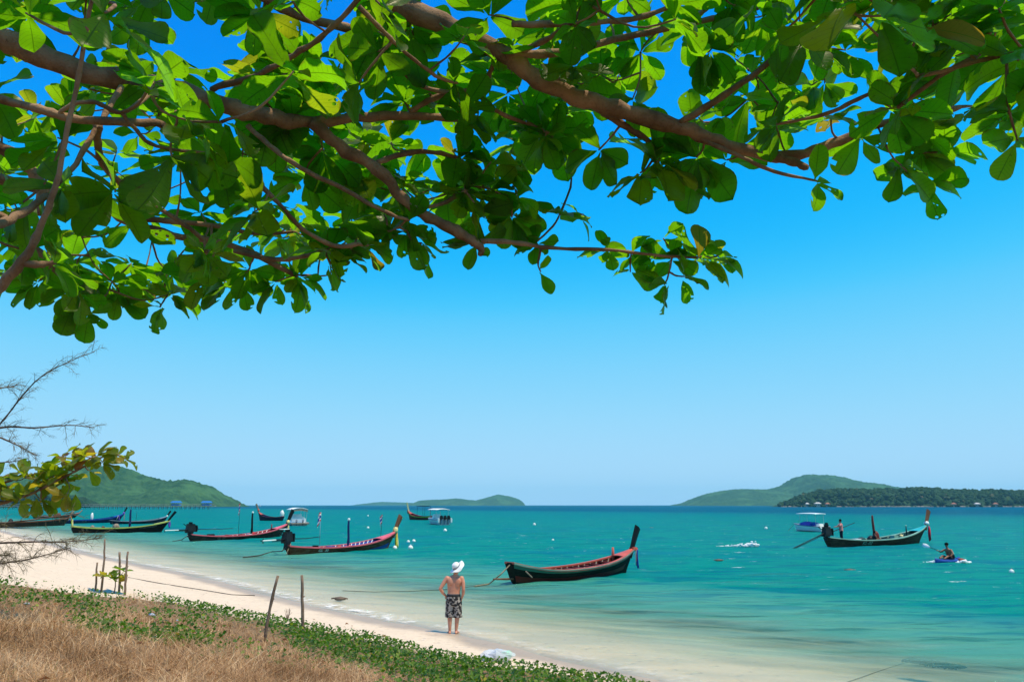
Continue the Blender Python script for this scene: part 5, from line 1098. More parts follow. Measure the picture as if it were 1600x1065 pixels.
class Tree:
    def __init__(s, name, base, label, cat, leafm, barkm):
        s.base = Vector(base); s.o = empty(name, base, 0, label, cat); s.lm, s.bm = leafm, barkm; s.br = []; s.leaves = []; s.ros = []; s.rr = random.Random(hash(len(label)) % 100)
    def wood(s, pts, rad, name='branch', n=9, knob=0.16, dense=5):
        """a limb through PTS with slight knobs; points are kept for twigs to start from"""
        rr = s.rr; P = []; R = []
        pts = [Vector(p) for p in pts]
        for i in range(len(pts) - 1):
            p0, p1, p2, p3 = pts[max(i - 1, 0)], pts[i], pts[i + 1], pts[min(i + 2, len(pts) - 1)]
            for j in range(dense):
                t = j / dense; P.append(0.5 * ((2 * p1) + (p2 - p0) * t + (2 * p0 - 5 * p1 + 4 * p2 - p3) * t * t + (3 * p1 - p0 - 3 * p2 + p3) * t ** 3)); R.append((rad[i] * (1 - t) + rad[i + 1] * t) * (1 + knob * (rr.random() - 0.5) * 2))
        P.append(pts[-1]); R.append(rad[-1] * 0.8)
        w = R[0]; P = [p + Vector((rr.gauss(0, 1), rr.gauss(0, 1), rr.gauss(0, 1))) * r * 0.12 for p, r in zip(P, R)]
        s.br += [(p, r) for p, r in zip(P, R)]
        mb = MB(); mb.tube([p - s.base for p in P], R, n=n); return mb.build(name, s.bm, s.o, smooth=True)
    def px(s, pts, **kw):
        """limb given as (u, v, depth, radius in photograph pixels)"""
        return s.wood([at(u, v, Y) for u, v, Y, r in pts], [r * 0.82 * Y / FPX for u, v, Y, r in pts], **kw)
    def rosette(s, c, d, n, L, droop=0.25, flat=0.9):
        rr = s.rr; c = Vector(c); d = Vector(d).normalized(); a0 = rr.random() * 6.3; x = d.orthogonal().normalized(); y = d.cross(x)
        for i in range(n):
            a = a0 + i * 2.4 + rr.gauss(0, 0.15); r_ = x * math.cos(a) + y * math.sin(a); f = i / n
            dd = r_ * flat + d * (0.25 + 0.35 * f) + Vector((rr.gauss(0, .12), rr.gauss(0, .12), rr.gauss(0, .12) - droop)); l = L * rr.uniform(0.62, 1.08)
            dd.normalize(); p = c + dd * 0.012 - d * 0.03 * rr.random(); up = d + Vector((rr.gauss(0, .35), rr.gauss(0, .35), 0.9 + rr.gauss(0, .25)))
            s.leaves.append((rr.randrange(len(LEAVES)), leaf_matrix(p, dd, up, l), l))
    def twig_to(s, c, L=0.2, n=6, droop=0.25, maxd=1.6, r0=0.0075, flat=0.9):
        """a twig from the nearest wood to C carrying a rosette of leaves"""
        c = Vector(c); best = min(s.br[::2], key=lambda q: (q[0] - c).length + 0.25 * max(0, q[0].y - c.y)); a = best[0]; ln = (c - a).length
        d = (c - a).normalized(); mid = a.lerp(c, 0.5) + Vector((s.rr.gauss(0, .06), s.rr.gauss(0, .06), s.rr.gauss(0.0, .05) - 0.05)) * min(1, ln * 1.5)
        tip = (c - mid).normalized(); s.wood([a, mid, c], [r0 * (0.8 + 0.6 * min(ln, 1)), r0 * 0.8, r0 * 0.62], name='twig', n=6, knob=0.22, dense=4)
        dirn = tip * 0.7 + Vector((0, 0, 0.55)); s.rosette(c, dirn, n, L, droop, flat)
    def finish(s, limit=300, stuff='leaf_mass'):
        def vis(it):
            q = it[1] @ Vector((0.5, 0, 0)); u, v, z = project(q)
            return (it[2] * FPX / z) if -25 < u < 1625 and -25 < v < 1090 else 0.0
        order = sorted(s.leaves, key=vis, reverse=True); top = [x for x in order[:limit] if vis(x) > 0]; rest = order[len(top):]
        ms = {}
        for gi, M_, l in top:
            if gi not in ms: ms[gi] = leaf_mesh('leaf', LEAVES[gi], s.lm)
            o = link('leaf', ms[gi], None, s.o); o.matrix_basis = Matrix.Translation(-s.base) @ M_
        if rest: join_leaves(stuff, [(g_, M_) for g_, M_, l in rest], s.lm, s.o, s.base)

def bark_mat(name, c1, c2, c3):
    k = N(name); tc = k.node('ShaderNodeTexCoord').outputs['Object']; a = k.noise(tc, 5, 6, 0.65); b_ = k.noise(tc, 40, 6, 0.7)
    c = k.mix(k.step(a, 0.35, 0.65), c1, c2); c = k.mix(k.math('MULTIPLY', k.step(b_, 0.55, 0.72), 0.7), c, c3)
    p = k.node('ShaderNodeBsdfPrincipled', i_Roughness=0.85); k.put(p.inputs['Base Color'], c); p.inputs['Specular IOR Level'].default_value = 0.2
    bp = k.node('ShaderNodeBump', i_Strength=0.8, i_Distance=0.012); k.put(bp.inputs['Height'], k.math('ADD', b_, k.math('MULTIPLY', a, 0.5))); k.l.new(bp.outputs[0], p.inputs['Normal'])
    k.l.new(p.outputs[0], k.out.inputs[0]); return k.m
BARK = bark_mat('almond_bark', (0.15, 0.085, 0.056), (0.37, 0.235, 0.16), (0.045, 0.028, 0.02))

# --- the big sea almond over the camera
TB = (-3.3, 0.4, gz(-3.3, 0.4) - 0.1)
T = Tree('sea_almond_tree', TB, 'spreading sea almond tree whose leafy branches fill the top of the view', 'tree', LEAF, BARK)
T.wood([(-3.3, 0.4, TB[2]), (-3.25, 0.45, 2.6), (-3.1, 0.7, 3.8), (-2.9, 1.0, 5.0), (-2.6, 1.4, 6.2), (-2.3, 1.7, 7.2)], [0.30, 0.24, 0.21, 0.18, 0.13, 0.08], name='trunk', n=16, knob=0.06)
def LB(pts, **kw):
    T.px(pts, **kw); a, b_ = at(*pts[-2][:3]), at(*pts[-1][:3])
    if pts[-1][3] <= 5 and 0 < pts[-1][0] < 1600 and -30 < pts[-1][1]: T.rosette(b_, (b_ - a).normalized() * 0.6 + Vector((0, 0, 0.5)), T.rr.randint(4, 7), T.rr.uniform(.18, .24), 0.3)
LB([(-900, 330, 1.6, 60), (-420, 60, 2.7, 40), (-160, -5, 3.1, 29), (-20, 52, 3.2, 25), (60, 85, 3.3, 23), (180, 125, 3.4, 22), (270, 140, 3.6, 21), (350, 165, 3.7, 19), (430, 185, 3.8, 16), (490, 191, 3.9, 13), (600, 180, 4.0, 9), (715, 186, 4.1, 7)], n=14)
LB([(486, 190, 3.88, 15), (540, 235, 3.95, 13), (590, 265, 4.0, 12), (640, 320, 4.1, 11), (690, 350, 4.15, 11), (725, 368, 4.2, 11), (750, 386, 4.22, 8), (752, 398, 4.22, 6)], n=10)
LB([(700, 356, 4.15, 7), (745, 375, 4.25, 6), (800, 378, 4.3, 5), (870, 388, 4.4, 4), (950, 390, 4.5, 3.5), (1040, 400, 4.6, 3), (1092, 402, 4.7, 2.5)], n=7)
LB([(-700, -300, 2.2, 55), (-200, -330, 2.8, 40), (200, -220, 3.3, 32), (420, -90, 3.5, 29), (560, -22, 3.6, 24), (650, 20, 3.7, 22), (720, 50, 3.75, 21), (800, 95, 3.8, 20), (850, 130, 3.85, 20), (930, 160, 3.9, 18), (1010, 185, 4.0, 17), (1080, 205, 4.0, 15), (1150, 232, 4.05, 13), (1230, 245, 4.1, 11), (1300, 225, 4.1, 10), (1370, 195, 4.1, 8), (1440, 180, 4.15, 7), (1500, 168, 4.2, 6)], n=14)
LB([(1200, 243, 4.08, 9), (1235, 252, 4.05, 9), (1262, 262, 4.0, 7)], n=9)
LB([(1062, 192, 3.98, 8), (1130, 150, 3.9, 7), (1200, 100, 3.8, 6), (1228, 58, 3.7, 5)])
LB([(790, 85, 3.75, 9), (880, 82, 3.8, 8), (960, 62, 3.85, 7), (1050, 42, 3.9, 7), (1150, 22, 3.9, 7), (1225, -5, 3.9, 6), (1330, -60, 3.9, 5)])
LB([(960, 62, 3.85, 6), (1060, 40, 3.75, 6), (1110, 8, 3.7, 5), (1140, -20, 3.7, 4)])
LB([(800, 38, 3.5, 7), (880, 38, 3.55, 7), (940, 35, 3.6, 6), (1000, 28, 3.65, 6), (1060, 5, 3.65, 5)])
LB([(815, 80, 3.76, 7), (870, 52, 3.6, 6), (905, 20, 3.5, 5), (915, -20, 3.45, 5)])
LB([(1062, 200, 4.0, 5), (1110, 224, 4.0, 5), (1160, 246, 3.95, 4.5), (1210, 268, 3.95, 4), (1278, 283, 3.95, 2.5)], n=7)
LB([(940, 175, 4.0, 8), (990, 205, 4.05, 7), (1015, 222, 4.1, 6), (1030, 250, 4.15, 5)], n=7)
LB([(1015, 222, 4.1, 5), (1050, 225, 4.15, 4), (1090, 245, 4.2, 3.5)], n=6)
LB([(-300, 60, 2.2, 14), (-20, 150, 3.0, 9), (60, 170, 3.05, 9), (110, 185, 3.1, 9), (200, 191, 3.2, 8), (250, 193, 3.3, 7), (262, 205, 3.3, 6)])
LB([(90, 180, 3.08, 5), (115, 163, 3.05, 5), (150, 160, 3.05, 5), (190, 176, 3.1, 5), (230, 150, 3.3, 5), (240, 128, 3.4, 5)], n=7)
LB([(190, 176, 3.1, 4), (215, 205, 3.15, 4), (245, 228, 3.2, 4), (340, 241, 3.4, 3)], n=7)
LB([(160, -60, 2.5, 5), (143, 0, 2.5, 5), (122, 120, 2.6, 5), (105, 205, 2.65, 5), (88, 285, 2.7, 6), (65, 350, 2.75, 7), (35, 408, 2.8, 9), (-40, 470, 2.8, 11), (-330, 480, 2.0, 18), (-800, 500, 1.1, 30)])
LB([(32, 410, 2.8, 8), (60, 413, 2.82, 7), (88, 409, 2.84, 5)], n=7)
LB([(190, 135, 3.3, 6), (170, 170, 3.25, 6), (148, 205, 3.2, 6), (118, 255, 3.15, 5), (90, 290, 3.1, 4)], n=7)
LB([(-200, 130, 2.7, 20), (-20, 220, 3.6, 15), (30, 250, 3.65, 13), (60, 280, 3.7, 11), (65, 335, 3.7, 8)])
LB([(-120, 360, 3.6, 14), (-10, 335, 4.2, 9), (30, 365, 4.3, 9), (70, 405, 4.4, 8), (110, 445, 4.5, 6), (122, 455, 4.5, 5)])
LB([(-60, 350, 2.7, 11), (0, 350, 2.9, 9), (40, 330, 3.0, 8), (75, 305, 3.1, 6)])
LB([(-140, 250, 3.8, 12), (40, 290, 4.1, 10), (135, 312, 4.2, 9), (200, 345, 4.3, 9), (270, 368, 4.4, 8), (330, 375, 4.5, 7), (400, 398, 4.6, 6), (465, 432, 4.7, 4)])
LB([(200, 340, 4.3, 7), (260, 345, 4.35, 6), (330, 352, 4.4, 5), (400, 365, 4.5, 4), (460, 362, 4.55, 3)], n=7)
LB([(152, 195, 3.2, 9), (154, 230, 3.3, 8), (165, 262, 3.5, 7), (195, 295, 3.7, 6), (205, 330, 3.9, 5), (208, 350, 4.0, 4)], n=7)
LB([(190, 290, 3.7, 6), (230, 315, 3.8, 5), (280, 345, 3.9, 4.5), (318, 375, 4.0, 4), (322, 395, 4.0, 4)], n=7)
LB([(386, 195, 3.78, 6), (430, 235, 3.8, 5), (470, 262, 3.85, 5), (540, 297, 3.95, 4.5), (600, 330, 4.0, 4), (640, 345, 4.1, 3)], n=7)
LB([(352, 232, 3.6, 5), (385, 268, 3.7, 5), (440, 322, 3.8, 4.5), (470, 355, 3.9, 4.5), (520, 383, 4.0, 5), (560, 382, 4.0, 4), (576, 383, 4.0, 2.5)], n=7)
LB([(365, 392, 4.5, 5), (430, 405, 4.5, 5), (475, 400, 4.4, 4.5), (515, 386, 4.2, 4)], n=7)
LB([(60, -250, 3.3, 16), (250, -80, 3.4, 13), (400, -10, 3.5, 11), (460, 22, 3.6, 10), (540, 45, 3.7, 9), (600, 48, 3.8, 8), (655, 52, 3.85, 6)])
LB([(330, 140, 3.6, 7), (400, 118, 3.5, 6), (450, 92, 3.4, 6), (500, 60, 3.3, 6), (555, 5, 3.2, 6), (600, -60, 3.1, 6)], n=8)
LB([(560, 10, 3.2, 5), (600, 50, 3.3, 5), (625, 75, 3.4, 4.5), (680, 118, 3.6, 4), (715, 130, 3.7, 3)], n=7)
LB([(560, 60, 3.7, 5), (610, 95, 3.8, 5), (660, 135, 3.9, 5), (720, 150, 4.0, 5), (790, 180, 4.1, 4.5), (840, 200, 4.2, 3.5), (870, 215, 4.2, 3)], n=7)
LB([(640, 175, 4.02, 6), (690, 148, 4.0, 6), (750, 140, 4.0, 5.5), (765, 115, 3.9, 5), (775, 85, 3.8, 4)], n=7)
LB([(650, 325, 4.1, 5), (690, 318, 4.2, 4), (725, 300, 4.3, 5), (728, 290, 4.35, 5)], n=7)
LB([(590, 255, 4.0, 6), (630, 240, 4.1, 6), (680, 238, 4.2, 5), (720, 248, 4.3, 4)], n=7)
LB([(1320, -300, 3.0, 16), (1480, -150, 3.1, 12), (1560, -20, 3.2, 9), (1548, 35, 3.2, 7), (1535, 80, 3.25, 6), (1480, 112, 3.3, 5.5), (1410, 162, 3.4, 5), (1405, 168, 3.4, 4)], n=8)
LB([(1700, 40, 3.0, 7), (1600, 78, 3.1, 6), (1540, 92, 3.2, 5.5), (1470, 112, 3.25, 5), (1430, 120, 3.3, 4)], n=7)
LB([(1385, 135, 3.5, 5), (1340, 155, 3.6, 5), (1290, 178, 3.7, 4), (1210, 195, 3.8, 3)], n=7)
LB([(420, -90, 3.5, 26), (900, -190, 3.4, 22), (1320, -300, 3.0, 16)], n=10)
# rosettes along the lower outline: (u, v, depth, leaf length m, leaves)
for u, v, Y, L, n in [(60, 440, 4.6, .20, 7), (110, 452, 4.6, .20, 8), (118, 475, 4.7, .18, 7), (175, 440, 5.0, .22, 8), (185, 462, 5.1, .20, 7), (220, 447, 5.2, .18, 7), (270, 458, 5.0, .22, 8), (262, 425, 5.0, .20, 6), (318, 432, 4.8, .22, 8), (322, 398, 4.3, .20, 7), (390, 420, 4.7, .22, 7), (380, 445, 4.8, .20, 5), (472, 430, 4.8, .20, 7), (515, 385, 4.2, .23, 8), (520, 415, 4.2, .18, 5), (606, 362, 4.2, .22, 6), (636, 360, 4.2, .22, 6), (600, 335, 4.2, .20, 6), (745, 380, 4.3, .20, 6), (728, 300, 4.3, .24, 8), (770, 296, 4.4, .26, 8), (812, 306, 4.4, .22, 7), (800, 340, 4.4, .22, 8), (838, 378, 4.5, .19, 6), (877, 330, 4.5, .17, 6), (912, 335, 4.5, .16, 4), (952, 388, 4.6, .17, 6), (985, 395, 4.7, .17, 6), (1022, 403, 4.7, .18, 4), (1050, 404, 4.7, .19, 5), (1096, 400, 4.7, .21, 7), (1036, 372, 4.7, .17, 3), (1038, 445, 4.7, .20, 5), (1072, 432, 4.7, .2, 4), (1124, 398, 4.7, .19, 5), (985, 425, 4.7, .16, 2), (845, 425, 4.5, .17, 2), (745, 330, 4.3, .26, 6), (700, 300, 4.3, .24, 6), (660, 380, 4.2, .2, 4), (770, 250, 4.3, .26, 6), (1000, 270, 4.1, .28, 5), (1410, 260, 4.1, .24, 6), (1450, 285, 4.1, .22, 5), (1590, 220, 3.2, .26, 4), (20, 430, 4.4, .22, 7), (140, 490, 4.8, .18, 5), (250, 480, 5.0, .18, 5), (350, 440, 4.8, .22, 7), (430, 440, 4.8, .2, 6), (545, 400, 4.2, .2, 5), (560, 370, 4.2, .2, 5),
                      (1030, 252, 4.1, .34, 7), (1088, 246, 4.1, .32, 7), (1135, 250, 4.2, .24, 6), (935, 235, 4.2, .24, 6), (870, 232, 4.9, .17, 7), (872, 205, 4.9, .17, 6), (826, 175, 4.3, .23, 6), (1212, 195, 4.1, .22, 7), (1298, 180, 4.0, .24, 7), (1345, 215, 4.1, .24, 5), (1395, 170, 3.6, .25, 6), (1445, 205, 4.0, .27, 8), (1440, 240, 4.1, .24, 6), (1475, 235, 4.1, .22, 5), (1575, 172, 3.2, .28, 6), (1320, 5, 2.6, .36, 6), (1385, 25, 2.5, .34, 5), (1440, 40, 2.9, .30, 6), (1560, 12, 3.0, .26, 7), (1590, 95, 3.1, .26, 5), (1500, 60, 3.2, .22, 6),
                      (165, 20, 2.0, .26, 4), (235, 132, 3.0, .23, 6), (300, 190, 3.0, .24, 7), (350, 190, 3.0, .20, 4), (40, 20, 2.6, .24, 6), (460, 110, 3.0, .25, 6), (560, 130, 3.4, .25, 6), (400, 330, 3.7, .30, 6), (270, 250, 3.1, .27, 6), (90, 215, 3.4, .24, 7), (30, 320, 3.4, .22, 6), (180, 300, 3.4, .27, 6), (40, 390, 4.0, .22, 7)]:
    T.twig_to(at(u, v, Y), L, n, droop=0.34)
# the rest of the crown within the picture
UB = [(-60, 455), (0, 440), (100, 450), (250, 440), (400, 415), (480, 400), (540, 350), (600, 320), (700, 310), (760, 280), (840, 250), (900, 225), (960, 215), (1100, 210), (1200, 195), (1300, 180), (1400, 175), (1500, 170), (1660, 150)]
rr = T.rr; cnt = 0
while cnt < 190:
    u = rr.uniform(-60, 1660); vm = float(np.interp(u, [p[0] for p in UB], [p[1] for p in UB])); v = rr.uniform(-40, vm)
    dens = 1.0 if u < 950 else 0.52
    if rr.random() > dens: continue
    if abs(u - 690) < 60 and abs(v - 225) < 35: continue
    Y = 3.3 + 2.1 * max(0, v) / 460 + rr.uniform(-0.25, 0.9); T.twig_to(at(u, v, Y), rr.uniform(0.20, 0.28), rr.randint(5, 8), droop=0.40, r0=0.0065); cnt += 1
# unseen upper crown, added above the picture to shade the leaves below
for i in range(105):
    a = rr.random(); x = rr.uniform(-4.2, 3.6); y = rr.uniform(0.2, 4.3); z = CAM_Z + max(1.9 + 0.2 * y, y * 0.70 + rr.uniform(0.15, 2.0)); T.rosette((x, y, z), (rr.gauss(0, .3), rr.gauss(0, .3), 1), rr.randint(5, 8), rr.uniform(.2, .27), 0.25)
    if i % 6 == 0: T.twig_to((x, y, z), .22, 3)
for i in range(45):   # more unseen rosettes, added to darken the left half
    x = rr.uniform(-4.2, 0.2); y = rr.uniform(0.4, 3.6); z = CAM_Z + max(1.9 + 0.2 * y, y * 0.70 + rr.uniform(0.2, 1.8)); T.rosette((x, y, z), (rr.gauss(0, .3), rr.gauss(0, .3), 1), rr.randint(5, 8), rr.uniform(.2, .27), 0.25)
for i in range(26):  # unseen rosettes added to shade the big leaves at upper right
    x = rr.uniform(0.7, 2.6); y = rr.uniform(1.9, 3.0); z = CAM_Z + y * 0.70 + rr.uniform(0.25, 1.0); T.rosette((x, y, z), (rr.gauss(0, .3), rr.gauss(0, .3), 1), 7, rr.uniform(.22, .28), 0.25)
T.finish(300)

# --- low yellowing almond sapling reaching in from the left
TB = (-10.6, 13.2, gz(-10.6, 13.2) - 0.05)
S = Tree('young_almond_tree', TB, 'low sea almond branch with yellowing and orange leaves at the left edge above the boats', 'tree', LEAF_Y, BARK)
S.wood([TB, (-10.55, 13.2, 2.0), (-10.4, 13.1, 3.0), (-10.3, 13.1, 4.2)], [0.09, 0.075, 0.06, 0.04], name='trunk', n=10)
S.px([(-190, 830, 13.1, 6), (-60, 800, 13.0, 4.5), (0, 786, 13.0, 3.5), (45, 772, 13.0, 3), (85, 752, 13.0, 2.4), (125, 732, 13.0, 2), (165, 712, 13.0, 1.6), (190, 712, 13.0, 1.2)], n=7)
S.px([(-150, 790, 13.4, 4), (-40, 765, 13.4, 3), (20, 750, 13.4, 2)], n=6)
for u, v, L, n in [(12, 765, .30, 8), (-14, 752, .30, 7), (40, 745, .30, 7), (46, 768, .30, 7), (72, 735, .30, 8), (80, 762, .28, 6), (100, 752, .30, 8), (96, 712, .28, 4), (118, 720, .28, 7), (150, 712, .30, 8), (184, 710, .20, 6), (104, 775, .28, 4), (140, 735, .24, 4), (-30, 780, .3, 7), (30, 782, .26, 5), (22, 745, .3, 8), (60, 752, .3, 8), (88, 742, .3, 8), (108, 735, .28, 7), (130, 712, .28, 7), (160, 722, .26, 6), (196, 716, .2, 5), (0, 775, .3, 8), (65, 780, .28, 6), (95, 775, .26, 5)]:
    S.twig_to(at(u, v, 13.0 + S.rr.uniform(-.3, .3)), L * 1.15, n, droop=0.12, r0=0.010, flat=0.8)
for u, v, l in ((57, 778, .30), (104, 770, .30), (118, 772, .26), (88, 768, .26)):
    S.leaves.append((0, leaf_matrix(at(u, v, 12.9), (0.1, 0.1, -1), (0.3, -1, 0.2), l), l))
S.finish(300)

# --- casuarina: long thin branches with drooping needles
NEED = mat('casuarina_needle', (0.15, 0.12, 0.065), 0.8, 0.15, var=0.4, scale=3); CB = bark_mat('casuarina_bark', (0.10, 0.065, 0.045), (0.17, 0.12, 0.09), (0.05, 0.035, 0.025))
TB = (-9.6, 9.6, gz(-9.6, 9.6) - 0.05)
C = Tree('casuarina_tree', TB, 'thin casuarina tree with wispy needle branches reaching in from the left edge', 'tree', None, CB)
C.wood([TB, (-9.6, 9.65, 2.4), (-9.5, 9.7, 3.8), (-9.4, 9.7, 5.2), (-9.35, 9.7, 6.4)], [0.10, 0.085, 0.065, 0.045, 0.02], name='trunk', n=10)
C.needles = MB()
def spray(pts, nshoot, ln, seed, r=1.9, hang=0.35, shoots=True):
    rr = random.Random(seed); P = [at(u, v, Y) for u, v, Y in pts]; n0 = len(C.br)
    C.wood(P, [r * pts[0][2] / FPX * (1 - 0.75 * i / (len(P) - 1)) for i in range(len(P))], n=6, dense=6); pts_ = [q for q, _ in C.br[n0:]]
    for i in range(nshoot):
        f = rr.random() ** 0.8; j = min(int(f * (len(pts_) - 1)), len(pts_) - 2); p = pts_[j]; d = (pts_[j + 1] - pts_[j]).normalized()
        e = (d * rr.uniform(0.4, 1.0) + Vector((rr.gauss(0, .5), rr.gauss(0, .5), rr.gauss(0.15, .55)))).normalized(); l = ln * rr.uniform(0.5, 1.2) * (1 - 0.5 * f)
        q1 = p + e * l * 0.5; q2 = q1 + (e + Vector((0, 0, -hang))).normalized() * l * 0.5
        C.needles.tube([p, q1, q2], [0.0032, 0.0025, 0.0015], n=3)
        for k_ in range(rr.randint(9, 15)):
            t = rr.random(); s_ = p.lerp(q1, t * 2) if t < .5 else q1.lerp(q2, t * 2 - 1); g = (e * 0.6 + Vector((rr.gauss(0, .5), rr.gauss(0, .5), rr.gauss(0, .5) - hang * 0.5))).normalized(); nl = rr.uniform(.05, .13)
            s2 = s_ + g * nl * .5; s3 = s2 + (g + Vector((0, 0, -hang * 1.3))).normalized() * nl * .5; w = Vector((0, 0, .0012)) if abs(g.z) < .7 else Vector((.0012, 0, 0)); C.needles.add([s_ - w, s_ + w, s2 + w, s2 - w, s3], [(0, 1, 2, 3), (3, 2, 4)])
spray([(-160, 800, 9.7), (-60, 720, 9.6), (0, 662, 9.5), (35, 618, 9.4), (65, 588, 9.3), (105, 566, 9.3), (148, 549, 9.3)], 34, .42, 1)
spray([(-60, 690, 9.6), (0, 668, 9.5), (55, 668, 9.4), (110, 664, 9.4), (148, 668, 9.4)], 22, .34, 2)
spray([(-100, 690, 9.3), (-20, 680, 9.2), (20, 692, 9.2), (58, 712, 9.2)], 30, .24, 3); spray([(-100, 640, 9.3), (-40, 610, 9.3), (10, 605, 9.3), (30, 600, 9.3)], 16, .3, 4)
spray([(-90, 735, 9.0), (-20, 725, 9.0), (25, 720, 9.0)], 14, .3, 11)
spray([(-220, 850, 9.0), (-60, 850, 8.8), (40, 846, 8.6), (100, 846, 8.5), (160, 840, 8.5)], 52, .30, 5); spray([(-220, 880, 9.0), (-60, 888, 8.8), (0, 880, 8.6), (50, 872, 8.5), (110, 855, 8.5)], 50, .30, 6)
spray([(-200, 830, 9.2), (-60, 822, 9.1), (20, 815, 9.0), (80, 808, 9.0), (120, 802, 9.0)], 24, .26, 7); spray([(-150, 900, 8.8), (-40, 872, 8.6), (20, 866, 8.6)], 26, .28, 8)
me = bpy.data.meshes.new('needles'); me.from_pydata([tuple(Vector(v_) - C.base) for v_ in C.needles.v], [], C.needles.f); tag(link('needles', me, NEED, C.o), kind='stuff')
# ------------------------------------------------------------------ stakes, sapling, litter on the dune
STAKE = bark_mat('stake_wood', (0.16, 0.10, 0.07), (0.27, 0.19, 0.14), (0.07, 0.05, 0.035))
def stake(top, bot, r, lab, bend=0.02, seed=0):
    g = ground_at(*bot); Yg = g.y; t = at(top[0], top[1], Yg); rr = random.Random(seed); pts = []; rad = []
    for i in range(9):
        f = i / 8; p = g.lerp(t, f) + Vector((bend * math.sin(f * PI) + rr.gauss(0, .006), rr.gauss(0, .006), -0.12 * (1 - f) * (i == 0))); pts.append(p - g); rad.append(r * (1.08 - 0.22 * f) * (1 + 0.10 * rr.gauss(0, 1) * 0.6))
    mb = MB(); mb.tube(pts, rad, n=8); mb.tube([pts[5], pts[5] + Vector((r * 1.6, 0, r * 1.2))], [r * .5, r * .3], n=5)
    return tag(mb.build('stake', STAKE, loc=g, smooth=True), lab, 'stake', 'wooden stakes on the dune')
stake((434, 899), (414, 1003), 0.030, 'leaning crooked wooden stake, left of the close pair in the creeper', -0.03, 1)
stake((472, 898), (473, 994), 0.036, 'upright wooden stake with a notched top, right of the close pair', 0.01, 2)
stake((152, 878), (149, 921), 0.030, 'shortest stake, left of the yellow sapling', 0.0, 3); stake((163.5, 841), (158, 924), 0.032, 'tallest thin stake beside the yellow sapling', 0.02, 4)
stake((187, 862), (187, 925), 0.036, 'straight stake standing in front of the yellow sapling', 0.0, 5); stake((199.5, 861), (195, 929), 0.034, 'slightly leaning stake right of the yellow sapling', 0.0, 6)
g = ground_at(178, 927); P = Tree('almond_sapling', g, 'small sapling with yellow-green leaves growing between the four thin stakes', 'plant', LEAF_S, STAKE)
P.wood([g, g + Vector((0.02, 0, .2)), g + Vector((0, 0, .42))], [.022, .017, .012], name='stem', n=6); P.wood([g + Vector((0.0, 0, .36)), g + Vector((0.14, 0, .52)), g + Vector((.24, 0, .66))], [.011, .009, .007], n=6); P.wood([g + Vector((0.0, 0, .36)), g + Vector((-0.14, 0, .48)), g + Vector((-.26, 0, .50))], [.011, .009, .007], n=6)
P.rosette(g + Vector((0, 0, .42)), (0, 0, 1), 7, .42, 0.0); P.rosette(g + Vector((.24, 0, .66)), (.3, 0, 1), 5, .38, 0.0); P.rosette(g + Vector((-.26, 0, .50)), (-.3, 0, 1), 6, .40, 0.0); P.rosette(g + Vector((.1, 0, .36)), (.6, -.3, .3), 4, .34, 0.2); P.finish()
# plastic bag with something dark inside
k = N('clear_plastic'); p = k.node('ShaderNodeBsdfPrincipled', i_Roughness=0.2); p.inputs['Base Color'].default_value = (0.75, 0.80, 0.85, 1); tr = k.node('ShaderNodeBsdfTransparent'); ms = k.node('ShaderNodeMixShader', i_0=0.55); k.l.new(tr.outputs[0], ms.inputs[1]); k.l.new(p.outputs[0], ms.inputs[2]); k.l.new(ms.outputs[0], k.out.inputs[0]); CLEAR = k.m
def crumple(r, seed, seg=18, rings=12, amp=0.25):
    rr = random.Random(seed); mb = MB(); mb.ball((0, 0, 0), r, seg, rings); o3 = Vector((rr.random() * 9,) * 3)
    out = []
    for v in mb.v:
        q = Vector(v); nn = mnoise.noise(q * 7 + o3) + 0.6 * mnoise.noise(q * 17 + o3); out.append(tuple(q * (1 + amp * nn)))
    mb.v = out; return mb
g = ground_at(776, 1033); b_ = empty('plastic_bag', (g.x, g.y, g.z), 0.2, 'crumpled clear plastic bag with dark contents lying at the edge of the creeper', 'bag')
mb = crumple((.33, .22, .13), 1); mb.build('film', CLEAR, b_, smooth=False, loc=(0, 0, .11)); mb = crumple((.15, .13, .09), 2, amp=.35); mb.build('contents', mat('dark_rag', (0.05, 0.045, 0.07), 0.8, 0.2, col2=(0.25, 0.24, 0.32), scale=30), b_, loc=(0.0, 0, .10)); mb = crumple((.11, .10, .08), 3, amp=.4); mb.build('wrapper', mat('green_film', (0.30, 0.62, 0.42), 0.3, 0.4, var=.3, scale=20), b_, loc=(.20, -.02, .12)); mb = crumple((.12, .10, .07), 5, amp=.4); mb.build('paper', mat('pale_paper', (0.6, 0.58, 0.68), 0.6, 0.3, var=.2, scale=20), b_, loc=(-.16, -.02, .09))
for u, v, r, col_, lab in ((238, 969, .07, (0.42, 0.52, 0.66), 'pale blue plastic scrap lying in the dry grass'), (316, 971, .045, (0.75, 0.66, 0.54), 'cream plastic scrap at the edge of the dry grass'), (41, 952, .06, (0.34, 0.33, 0.35), 'grey plastic scrap in the grass near the left edge'), (278, 977, .04, (0.55, 0.60, 0.70), 'small pale wrapper right of the blue plastic scrap')):
    g = ground_at(u, v); mb = crumple((r, r * .6, r * .45), int(u), 12, 8, .5); tag(mb.build('plastic_scrap', mat('scrap_%d' % u, col_, 0.35, 0.4, var=.2, scale=25), loc=(g.x, g.y, g.z + r * .3 + .09)), lab, 'litter', 'litter on the dune')
g = ground_at(449, 970); mb = MB(); rr = random.Random(3)
for i in range(9): a = rr.uniform(-.6, .6); mb.tube([(0, 0, -.02), (a * .1, rr.gauss(0, .04), .14), (a * .26, rr.gauss(0, .08), rr.uniform(.2, .34))], [.008, .006, .003], n=4)
tag(mb.build('dry_twig', STAKE, loc=g), 'dead brown twig standing in the creeper between the two stakes', 'twig')

